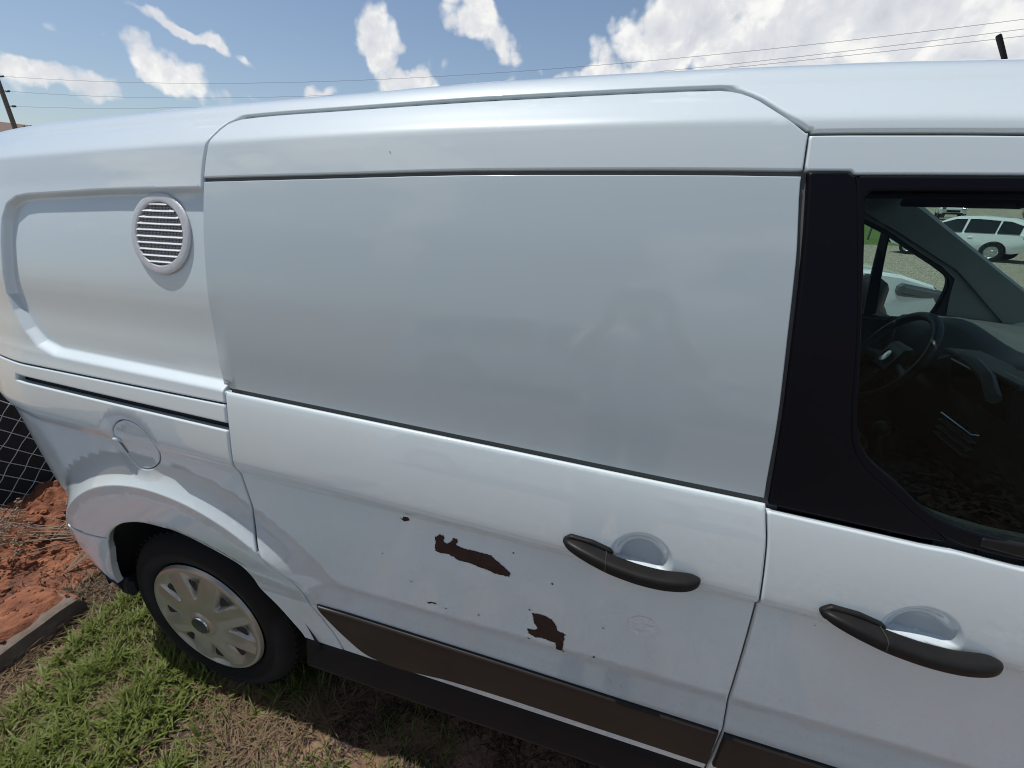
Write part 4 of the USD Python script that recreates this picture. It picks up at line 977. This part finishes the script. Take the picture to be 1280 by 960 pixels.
# ------------------------------------------------------------------ low fence with dark cloth
noisy('fence_cloth', [(0, (.006, .006, .007)), (1, (.018, .018, .020))], 25, .95)
plain('fence_wire', (.50, .50, .49), .5, metallic=.3)
plain('fence_post', (.22, .22, .22), .55, metallic=.5)
FX, FTOP, F0, F1 = -1.78, .70, -1.6, 3.2
fence = thing('wire_fence', 'low chain link fence backed with black cloth behind the clay heap', 'fence', (FX, 0, 0))
cy, cz_ = np.meshgrid(np.linspace(F0, F1, 120), np.linspace(-.02, FTOP - .015, 16), indexing='ij')
cxx = -.035 + .020 * (meshkit.noise(np.stack([cy * 2.2, cz_ * 2, 0 * cy], -1), 71) - .5) * 2
obj('cloth', quads(np.stack([cxx, cy, cz_ + .012 * (meshkit.noise(np.stack([cy * 3, 0 * cy, 0 * cy], -1), 72) - .5)], -1)), 'fence_cloth', fence, smooth=True)
sp_ = .092; strands = []
for k in np.arange(F0 - FTOP, F1 + FTOP, sp_):
    for sg in (1, -1):
        y0 = k; pts = []
        for z in np.arange(0, FTOP + .001, sp_ / 2):
            y = y0 + sg * z * .94
            if F0 <= y <= F1:
                pts.append((.004 * sg * (1 if int(round(z / (sp_ / 2))) % 2 else -1) + .008 * math.sin(y * 2.1), y + .004 * math.sin(z * 21 + y * 9), z))
        if len(pts) > 2:
            strands.append(tube(pts, .0021, 4, cap=False))
obj('wire_mesh', cat(*strands), 'fence_wire', fence, smooth=True, kind='stuff')
obj('top_wire', tube([(0, F0, FTOP), (0, .4, FTOP - .012), (0, F1, FTOP)], .0022, 6), 'fence_wire', fence)
for y in (-1.2, 1.25, 3.1):
    obj('post', cat(tube([(-.012, y, -.05), (-.012, y, FTOP + .05)], .021, 12), trimesh.creation.icosphere(2, .023).apply_translation((-.012, y, FTOP + .05))), 'fence_post', fence)

# dead weeds before the fence
plain('dead_stem', (.22, .17, .12), .8)
plain('seed_head', (.20, .15, .11), .9)
def weed(x, y, lab, seed, h, lean, n):
    r = np.random.default_rng(seed); w = thing('dead_weed', lab, 'weed', (x, y, float(ground_h(x, y)) + .02))
    stems, heads = [], []
    for k in range(n):
        a = lean[0] + r.normal(0, .35); L_ = h * r.uniform(.6, 1.1); t = np.linspace(0, 1, 7); out = L_ * lean[1] * t * (1 + .3 * t)
        p = np.stack([out * math.cos(a), out * math.sin(a), L_ * t * (1 - .25 * t)], 1) + r.normal(0, .006, (7, 3)) * t[:, None]
        stems.append(tube(p, np.linspace(.0026, .0011, 7), 5))
        for b in range(5):
            i = r.integers(3, 7); d = r.normal(0, 1, 3); d[2] = abs(d[2]); d = d / np.linalg.norm(d) * r.uniform(.03, .08)
            stems.append(tube([p[i], p[i] + d], [.0012, .0007], 4))
            for j in range(5):
                s_ = trimesh.creation.icosphere(0, r.uniform(.003, .006)); s_.apply_translation(p[i] + d * r.uniform(.75, 1.1) + r.normal(0, .006, 3)); heads.append(s_)
    obj('stem', cat(*stems), 'dead_stem', w); obj('seed_heads', cat(*heads), 'seed_head', w, smooth=False, kind='stuff')
weed(-1.36, .30, 'dead brown weed with several seed heads in front of the black fence cloth', 1, .34, (.9, .75), 7)
weed(-1.42, .05, 'dry branching weed at the left edge of the picture, on the clay heap', 2, .32, (1.0, .5), 6)
weed(-1.08, .20, 'flattened dry weed stalks lying between clay heap and kerb', 3, .42, (.8, 1.6), 6)
weed(-1.15, .42, 'tangle of dry brown twigs at the foot of the clay heap beside the bumper', 5, .34, (-2.2, 1.5), 9)
weed(-1.5, .62, 'small dead weed beside the van bumper, against the fence', 4, .30, (1.6, .3), 4)

# ------------------------------------------------------------------ power line
noisy('pole_wood', [(0, (.05, .045, .042)), (1, (.11, .10, .09))], 4, .9)
plain('cable', (.05, .05, .055), .6)
plain('insulator', (.03, .03, .035), .35)
pole = thing('utility_pole', 'dark wooden utility pole far off at the left edge', 'utility pole', (-52.6, 29, -.4))
obj('shaft', tube([(0, 0, 0), (0, 0, 5), (0, 0, 10.9)], [.21, .18, .15], 14), 'pole_wood', pole)
pole2 = thing('utility_pole', 'utility pole beyond the right edge carrying the same three wires', 'utility pole', (30.5, 29, -.4))
obj('shaft', tube([(0, 0, 0), (0, 0, 5), (0, 0, 12.6)], [.21, .18, .15], 14), 'pole_wood', pole2)
lines = [([(-52.4, 10.09), (-37.6, 9.10), (-19.5, 8.42), (-11.9, 8.36), (-7.9, 8.38), (1.6, 8.63), (15.7, 9.33), (30.4, 10.5)], 'uppermost'), ([(-52.3, 9.02), (-40.8, 8.30), (-25.9, 7.76), (-10, 7.66), (3, 8.13), (15.8, 9.04), (30.4, 10.2)], 'middle'),
         ([(-52.2, 7.92), (-41.1, 7.51), (-36.6, 7.40), (-15, 7.35), (5.3, 8.10), (15.9, 8.74), (30.4, 9.6)], 'lowest')]
for pts, which in lines:
    a = np.array(pts); x = np.linspace(a[0, 0], a[-1, 0], 120); co = np.polyfit(a[:, 0], a[:, 1], 3); z = np.polyval(co, x)
    c = thing('power_line', f'{which} of the three power lines crossing the sky behind the van', 'power line')
    obj('wire', tube(np.stack([x, 0 * x + 29, z], 1), .0085, 5), 'cable', c, smooth=True)
    ins = lathe([(.02, -.25), (.07, -.22), (.05, -.17), (.08, -.12), (.05, -.07), (.08, -.02), (.05, .03), (.08, .08), (.05, .13), (.07, .18), (.02, .25)], 12, 'z'); ins.apply_transform(trimesh.transformations.rotation_matrix(math.pi / 2, [0, 1, 0])); ins.apply_translation((x[0] + .45, 29, np.polyval(co, x[0] + .45)))
    obj('insulator', cat(ins, tube([(x[0] - .1, 29, np.polyval(co, x[0])), (x[0] + .2, 29, np.polyval(co, x[0] + .2))], .03, 6)), 'insulator', c)

# ------------------------------------------------------------------ trees, shed
leafy('tree_leaf', [(0, (.030, .055, .014)), (.5, (.055, .095, .025)), (1, (.10, .14, .045))], trans=.3)
noisy('bark', [(0, (.06, .045, .035)), (1, (.14, .11, .085))], 5, .95)
def tree(x, y, h, r, lab, seed, n=2600, group=None):
    g = np.random.default_rng(seed); t = thing('broadleaf_tree', lab, 'tree', (x, y, float(ground_h(x, y)) - .1), group=group)
    parts = [tube([(0, 0, 0), (.1, .05, h * .3), (0, .1, h * .62)], [h * .028, h * .02, h * .009], 9)]
    cs = []
    for k in range(11):
        a = g.uniform(0, 6.28); d = g.uniform(.2, .95) * r; c = np.array([d * math.cos(a), d * math.sin(a), h * g.uniform(.42, .9) - .12 * d]); cs.append(c)
        parts.append(tube([(0, .05, h * g.uniform(.25, .5)), c * [.55, .55, .9], c], [h * .011, h * .007, .02], 6))
    obj('trunk', cat(*parts), 'bark', t)
    i = g.integers(0, 11, n); p = np.array(cs)[i]; o = g.normal(0, 1, (n, 3)); o /= np.linalg.norm(o, axis=1, keepdims=True); o *= (g.random((n, 1)) ** .4) * r * .42 * np.array([1, 1, .8]); p = p + o
    s = h * .030 * g.uniform(.6, 1.3, (n, 1)); u = g.normal(0, 1, (n, 3)); u /= np.linalg.norm(u, axis=1, keepdims=True); w = np.cross(u, g.normal(0, 1, (n, 3))); w /= np.linalg.norm(w, axis=1, keepdims=True)
    v = np.stack([p - u * s, p + w * s * .55, p + u * s, p - w * s * .55], 1).reshape(-1, 3); b = np.arange(n)[:, None] * 4
    obj('crown', (v, np.vstack([b + [0, 1, 2], b + [0, 2, 3]])), 'tree_leaf', t, smooth=False)
tree(-68.5, 40, 8.9, 2.6, 'small bushy tree top showing just above the van roof at the left', 5)
k = 0
for x, y, h in [(18, 58, 8), (24, 62, 10), (30, 60, 9), (36, 58, 10.5), (42, 55, 9), (49, 55, 11), (12, 62, 9), (5, 64, 10), (56, 50, 10)]:
    tree(x, y, h, h * .42, f'{["third", "fourth", "fifth", "sixth", "seventh", "eighth", "second", "first", "ninth"][k]} leafy tree from the left in the row beyond the gravel lot', 20 + k, 1500, 'trees beyond the gravel lot'); k += 1
noisy('shed_roof', [(0, (.10, .065, .05)), (1, (.16, .10, .08))], 3, .8)
plain('shed_wall', (.42, .38, .33), .9)
shed = thing('shed', 'far shed with a brown pitched roof at the left edge', 'building', (-86.5, 45, -.4))
obj('wall', box((7, 9, 7.6), (0, 0, 3.8), .02), 'shed_wall', shed)
rf = trimesh.creation.extrude_polygon(Polygon([(-4.2, 0), (4.2, 0), (4.2, .25), (0, 2.7), (-4.2, .25)]), 10); rf.apply_transform(np.array([[1, 0, 0, 0], [0, 0, 1, -5], [0, 1, 0, 7.6], [0, 0, 0, 1.0]])); obj('roof', rf, 'shed_roof', shed, smooth=False)

# ------------------------------------------------------------------ other vehicles
plain('car_white', (.72, .73, .74), .3, coat_weight=1.0)
plain('car_silver', (.42, .43, .45), .3, coat_weight=1.0, metallic=.3)
plain('car_dark', (.03, .032, .036), .3, coat_weight=1.0)
plain('car_window', (.010, .013, .013), .08)
plain('tail_red', (.35, .012, .012), .2)
plain('lamp_clear', (.10, .105, .11), .12, metallic=.4)
plain('alloy', (.5, .5, .5), .3, metallic=.8)


def loft(secs, close=True):
    """secs: arrays (n, 3) of half sections from the sill to the middle line; mirrored in y."""
    A = np.array(secs); B = A[:, ::-1] * [1, -1, 1]; full = np.concatenate([A, B[:, 1:]], 1)
    v, f = quads(full); n = full.shape[1]; k = len(v); m = len(A)
    v = np.vstack([v, full[0].mean(0)[None], full[-1].mean(0)[None]]); i = np.arange(n - 1); e = (m - 1) * n
    f = np.vstack([f, np.stack([np.full(n - 1, k), i, i + 1], 1), np.stack([np.full(n - 1, k + 1), e + i + 1, e + i], 1)])
    t = trimesh.Trimesh(v, f, process=True); t.fix_normals(); return t


def car(name, label, cat_, loc, rot, col, kind='suv', group=None, spoiler=False, chrome=False):
    """Length along +x (the nose), middle at the origin, wheels on z = 0."""
    c = thing(name, label, cat_, loc, rot, group)
    if kind == 'pickup':
        st = [(-2.75, .62, .88, 1.02), (-2.70, .50, .95, 1.10), (-.75, .45, .97, 1.12), (-.6, .42, .97, 1.12), (1.0, .42, .97, 1.14), (1.25, .42, .97, 1.16), (2.3, .45, .95, 1.10), (2.60, .50, .90, 1.04), (2.70, .58, .85, .92)]
        gh = [(-.72, 1.12, .84, 1.10), (-.60, 1.70, .76, 1.14), (-.3, 1.84, .72, 1.14), (.55, 1.86, .72, 1.14), (.85, 1.78, .72, 1.14), (1.45, 1.14, .84, 1.12)]; wb, wr = (-1.75, 1.85), .39
    else:
        st = [(-2.32, .60, .78, .92), (-2.26, .42, .88, 1.05), (-1.9, .34, .915, 1.08), (-.6, .30, .925, 1.06), (.6, .30, .925, 1.03), (1.25, .32, .92, 1.02), (1.8, .36, .90, .96), (2.16, .42, .82, .86), (2.34, .52, .66, .72)]
        gh = [(-2.20, 1.05, .76, 1.05), (-1.95, 1.50, .70, 1.05), (-1.55, 1.64, .66, 1.05), (-.6, 1.70, .65, 1.04), (.15, 1.67, .65, 1.03), (.55, 1.52, .66, 1.02), (1.22, 1.03, .78, 1.00)]; wb, wr = (-1.36, 1.40), .365
    low = loft([[(x, 0, z0), (x, -w * .86, z0), (x, -w * .97, z0 + .12), (x, -w, z0 + .30), (x, -w * .985, (z0 + zs) / 2 + .12), (x, -w * .95, zs - .03), (x, -w * .88, zs), (x, 0, zs + .02)] for x, z0, w, zs in st])
    cut = []
    for x in wb:
        for s in (-1, 1):
            cy = trimesh.creation.cylinder(wr * 1.14, .60, sections=28); cy.apply_transform(trimesh.transformations.rotation_matrix(math.pi / 2, [1, 0, 0])); cy.apply_translation((x, s * .85, wr)); cut.append(cy)
    try:
        low = trimesh.boolean.difference([low] + cut, engine='manifold')
    except Exception:
        pass
    b = obj('body', low, col, c, smooth=32)
    zs_at = lambda x: np.interp(x, [s[0] for s in st], [s[3] for s in st])
    top = loft([[(x, 0, zb - .03), (x, -.87, zb - .03), (x, -(w + (.87 - w) * .25), zb + (z - zb) * .70), (x, -w, max(z - .05, zb)), (x, -w * .80, z), (x, 0, z + .015)] for x, z, w, zb in gh])
    obj('cabin', top, col, c, smooth=32)
    # glass: side panes, screens
    xs = [g[0] for g in gh]; zt = lambda x: np.interp(x, xs, [g[1] for g in gh]); wt = lambda x: np.interp(x, xs, [g[2] for g in gh]); zb = lambda x: np.interp(x, xs, [g[3] for g in gh])
    def side(x0, x1, s):
        X = np.linspace(x0, x1, 12); lo = np.stack([X, s * (.872 + 0 * X), zb(X) + .03], 1)
        hz_ = np.maximum(zt(X) - .115, zb(X) + .04); fr = (hz_ - zb(X) + .03) / np.maximum(zt(X) - zb(X), .05)
        yy = np.interp(np.clip(fr, 0, 1), [0, .70, .95], [1, 0, 0]); W_ = np.where(fr < .7, .87 + (wt(X) + (.87 - wt(X)) * .25 - .87) * fr / .7, wt(X) + (.87 - wt(X)) * .25 * (1 - (fr - .7) / .3))
        hi = np.stack([X, s * (W_ + .010), hz_], 1); lo[:, 1] = s * .884
        v, f = quads(np.stack([lo, hi], 0)); return (v, f)
    if kind == 'pickup':
        spans = [(-.52, .30), (.36, 1.15)]
    else:
        spans = [(-1.95, -1.30), (-1.24, -.30), (-.22, .85)]
    for s in (-1, 1):
        for a, d in spans:
            obj('window', side(a, d, s), 'car_window', c, smooth=False)
    for i, j, e in ((0, 1, -.012), (len(gh) - 2, len(gh) - 1, .012)):
        a, d = gh[i], gh[j]; P = []
        for t in (.10, .90):
            x = a[0] + (d[0] - a[0]) * t; z = a[1] + (d[1] - a[1]) * t; w = (a[2] + (d[2] - a[2]) * t) * .86
            P += [(x + e, -w, z + .012), (x + e, 0, z + .03), (x + e, w, z + .012)]
        obj('windscreen', (np.array(P), np.array([[0, 1, 4], [0, 4, 3], [1, 2, 5], [1, 5, 4]])), 'car_window', c, smooth=False)
    for x in wb:
        for s in (-1, 1):
            wn = fresh(c, 'wheel'); UsdGeom.Xform.Define(stage, wn)
            t = lathe([(wr * .62, -.02), (wr * .95, -.01), (wr, .03), (wr, .18), (wr * .9, .21), (.05, .21)], 32); t.vertices[:, 1] -= .0
            rm = lathe([(.001, .005), (.06, -.004), (.08, .012), (wr * .55, .018), (wr * .64, -.015)], 32); spk = cat(*[box((wr * .5, .02, .055), (wr * .34, -.002, 0)).apply_transform(trimesh.transformations.rotation_matrix(k_ * 2 * math.pi / 5, [0, 1, 0])) for k_ in range(5)])
            back = lathe([(.001, .05), (wr * .62, .05)], 24)
            for nm, m_, mt in (('tyre', cat(t, back), 'tyre'), ('rim', cat(rm, spk), 'alloy')):
                m_ = m_.copy(); m_.vertices[:, 1] -= .91; m_.vertices[:, 1] *= -s if s > 0 else 1; m_.apply_translation((x, 0, wr)); obj(nm, m_, mt, wn)
    zt_ = st[1][3]
    for s in (-1, 1):
        obj('tail_light', box((.24, .20, .13), (st[1][0] + .07, s * .77, zt_ - .11), .03), 'tail_red', c)
        hx = st[-2][0]; obj('headlight', box((.62, .26, .13), (hx - .12, s * .72, st[-2][3] - .08), .04, trimesh.transformations.rotation_matrix(.18, [0, 1, 0]) @ trimesh.transformations.rotation_matrix(-s * .35, [0, 0, 1])), 'lamp_clear', c)
        obj('wing_mirror', box((.10, .20, .13), (.72 if kind != 'pickup' else 1.05, s * .99, 1.10), .04), col, c)
        for x in (-.55, .45) if kind != 'pickup' else (0.0,):
            obj('door_handle', box((.16, .025, .025), (x, s * .922, .90), .01), col, c)
    obj('bumper', box((.10, 1.5, .16), (st[0][0] + .02, 0, .56), .04), 'black_plastic', c); obj('bumper', box((.10, 1.3, .14), (st[-1][0] - .03, 0, .50), .04), 'black_plastic', c)
    obj('grille', box((.08, .9, .20), (st[-1][0] - .015, 0, .70), .03), 'black_plastic', c)
    obj('number_plate', box((.02, .32, .14), (st[0][0] - .025, 0, .80), .005), 'car_silver', c)
    if chrome:
        for s in (-1, 1):
            X = np.linspace(-1.75, .45, 20); obj('roof_rail', tube(np.stack([X, s * (.60 + 0 * X), np.interp(X, xs, [g[1] for g in gh]) + .035 - .02 * (np.abs(X + .65) > 1.05)], 1), .014, 8), 'chrome', c, smooth=True)
            X = np.linspace(-2.0, 1.2, 24); obj('belt_trim', tube(np.stack([X, s * .895 + 0 * X, np.interp(X, xs, [g[3] for g in gh]) + .012], 1), .011, 6), 'chrome', c, smooth=True)
    if spoiler:
        obj('roof_spoiler', box((.30, 1.16, .035), (-2.06, 0, 1.63), .012), 'car_dark', c)
    return c


def on_lot(x, y): return (x, y, float(ground_h(x, y)))
#CARS

car('parked_suv', 'white estate car with roof spoiler, seen through the van windows', 'car', on_lot(14.0, 24.2), math.radians(135), 'car_white', spoiler=True)
car('parked_car', 'white car parked beside the van, its bonnet and headlight seen through the driver window', 'car', on_lot(2.0, 5.95), 0, 'car_white')
car('pickup_truck', 'white pickup truck facing the van at the far side of the gravel lot', 'truck', on_lot(27.0, 52.5), math.radians(-112), 'car_white', 'pickup')
for x, y, a, lb in [(33.5, 51.5, -100, 'dark car right beside the white pickup truck'), (37.5, 49.5, -105, 'dark car farther along the row, behind the white estate car'), (41.5, 47.0, 80, 'dark car at the end of the far row')]:
    car('parked_car', lb, 'car', on_lot(x, y), math.radians(a), 'car_dark', group='dark cars across the lot')
car('parked_car', 'pale silver car standing behind the photographer, mirrored in the van side', 'car', on_lot(.4, -5.2), math.radians(4), 'car_white', chrome=True)
pt = thing('marker_post', 'short dark post on the grass strip across the lot', 'post', on_lot(13.6, 32.2))
obj('stake', tube([(0, 0, -.1), (.03, .0, .6), (.06, 0, 1.15)], [.055, .055, .05], 10), 'pole_wood', pt)

# ------------------------------------------------------------------ the photographer, mirrored in the van
import manifold3d as m3
plain('skin', (.42, .26, .19), .55); noisy('shirt', [(0, (.74, .74, .74)), (1, (.84, .84, .83))], 9, .9, bump=.5, bscale=22, dist=.01); plain('trousers', (.20, .19, .17), .9); plain('shoe', (.05, .045, .04), .7); plain('cap_cloth', (.62, .60, .56), .9); plain('phone_body', (.02, .02, .022), .3); plain('eye', (.05, .04, .035), .2)


def flesh(chains, edge=.012, rounds=10):
    solid = m3.Manifold()
    for ch in chains:
        b = [m3.Manifold.sphere(r, 20).translate(tuple(map(float, p))) for p, r in ch]
        for u, w in zip(b, b[1:]):
            solid += m3.Manifold.batch_hull([u, w])
    m = solid.refine_to_length(edge).to_mesh(); t = trimesh.Trimesh(m.vert_properties[:, :3], m.tri_verts, process=True)
    trimesh.smoothing.filter_taubin(t, iterations=rounds); return t


pp = thing('person', 'person in a pale shirt, cap and tan trousers photographing the van, mirrored in its side', 'person', (1.22, -1.16, 0))
body, shirt, trou, shoes = [], [], [], []
body += [[((0, 0, 1.40), .062), ((0, .015, 1.50), .056), ((0, .03, 1.56), .062)], [((0, .035, 1.585), .068), ((0, .02, 1.655), .082)], [((0, .055, 1.60), .060), ((0, .02, 1.655), .082)], [((0, .105, 1.615), .011), ((0, .098, 1.645), .008)], [((-.022, .088, 1.585), .009), ((.022, .088, 1.585), .009)]]
for sx in (-1, 1):
    sh, el, wr = (sx * .185, -.01, 1.40), (sx * .245, .15, 1.24), (sx * .105, .355, 1.475)
    body += [[(sh, .055), (el, .042), (wr, .027)], [((sx * .078, .02, 1.635), .016), ((sx * .080, .012, 1.655), .017)]]
    palm = (sx * .098, .405, 1.535); body += [[(wr, .026), (palm, .026), ((sx * .092, .425, 1.565), .022)]]
    for k in range(4):                                              # fingers laid along the phone's edge and bent round it
        z = 1.545 + .019 * k - .006 * (k == 3); L_ = (.030, .034, .033, .026)[k]
        body.append([((sx * .094, .425, z), .0095), ((sx * (.092 - .1 * L_), .425 + .8 * L_, z + .006), .0088), ((sx * (.090 - .45 * L_), .425 + .95 * L_, z + .008), .0082), ((sx * (.086 - L_), .425 + .85 * L_, z + .008), .0075)])
    body.append([((sx * .090, .40, 1.535), .012), ((sx * .070, .425, 1.550), .0105), ((sx * .050, .440, 1.565), .009)])
    shirt += [[((0, 0, 1.38), .10), ((sx * .17, -.01, 1.40), .066)], [((sx * .17, -.01, 1.40), .066), (tuple(np.array(sh) * .45 + np.array(el) * .55), .062)], [((sx * .12, 0, 1.36), .10), ((sx * .10, 0, 1.12), .105), ((sx * .105, 0, .92), .110)], [((0, 0, 1.36), .11), ((0, .01, 1.10), .12), ((0, 0, .93), .12)]]
    hip, kn, an = (sx * .095, 0, .90), (sx * .105, .02, .50), (sx * .11, -.02, .09)
    trou += [[(hip, .108), ((sx * .10, .01, .70), .086), (kn, .064), ((sx * .107, -.01, .33), .060), (an, .050)], [((0, 0, .93), .112), (hip, .108)]]
    body += [[(hip, .085), (kn, .05), (an, .036), ((sx * .115, .10, .045), .030)]]
    shoes += [[((sx * .11, -.06, .045), .043), ((sx * .115, .06, .042), .045), ((sx * .12, .15, .035), .036)]]
obj('body', flesh(body, .009, 6), 'skin', pp, smooth=True); obj('shirt', flesh(shirt, .018), 'shirt', pp, smooth=True); obj('trousers', flesh(trou, .018), 'trousers', pp, smooth=True)
sm_ = flesh(shoes, .014); sm_.vertices[:, 2] = np.maximum(sm_.vertices[:, 2], .002); obj('shoes', sm_, 'shoe', pp, smooth=50)
hair = m3.Manifold.sphere(.093, 40).translate((0, .008, 1.664)) - m3.Manifold.cube((.3, .2, .3), True).rotate((-18, 0, 0)).translate((0, .155, 1.60)) - m3.Manifold.cube((.3, .3, .2), True).translate((0, .05, 1.53))
hm_ = hair.refine_to_length(.01).to_mesh(); obj('cap', trimesh.Trimesh(hm_.vert_properties[:, :3], hm_.tri_verts), 'cap_cloth', pp, smooth=40)
for sx in (-1, 1):
    obj('eye', trimesh.creation.icosphere(2, .0115).apply_translation((sx * .031, .091, 1.652)), 'eye', pp, smooth=True)
phn = thing('phone', 'dark phone held sideways in both hands by the photographer', 'phone', (1.2155, -.694, 1.585))
obj('case', box((.150, .0085, .074), (0, 0, 0), .003, trimesh.transformations.rotation_matrix(-PITCH, [1, 0, 0])), 'phone_body', phn)
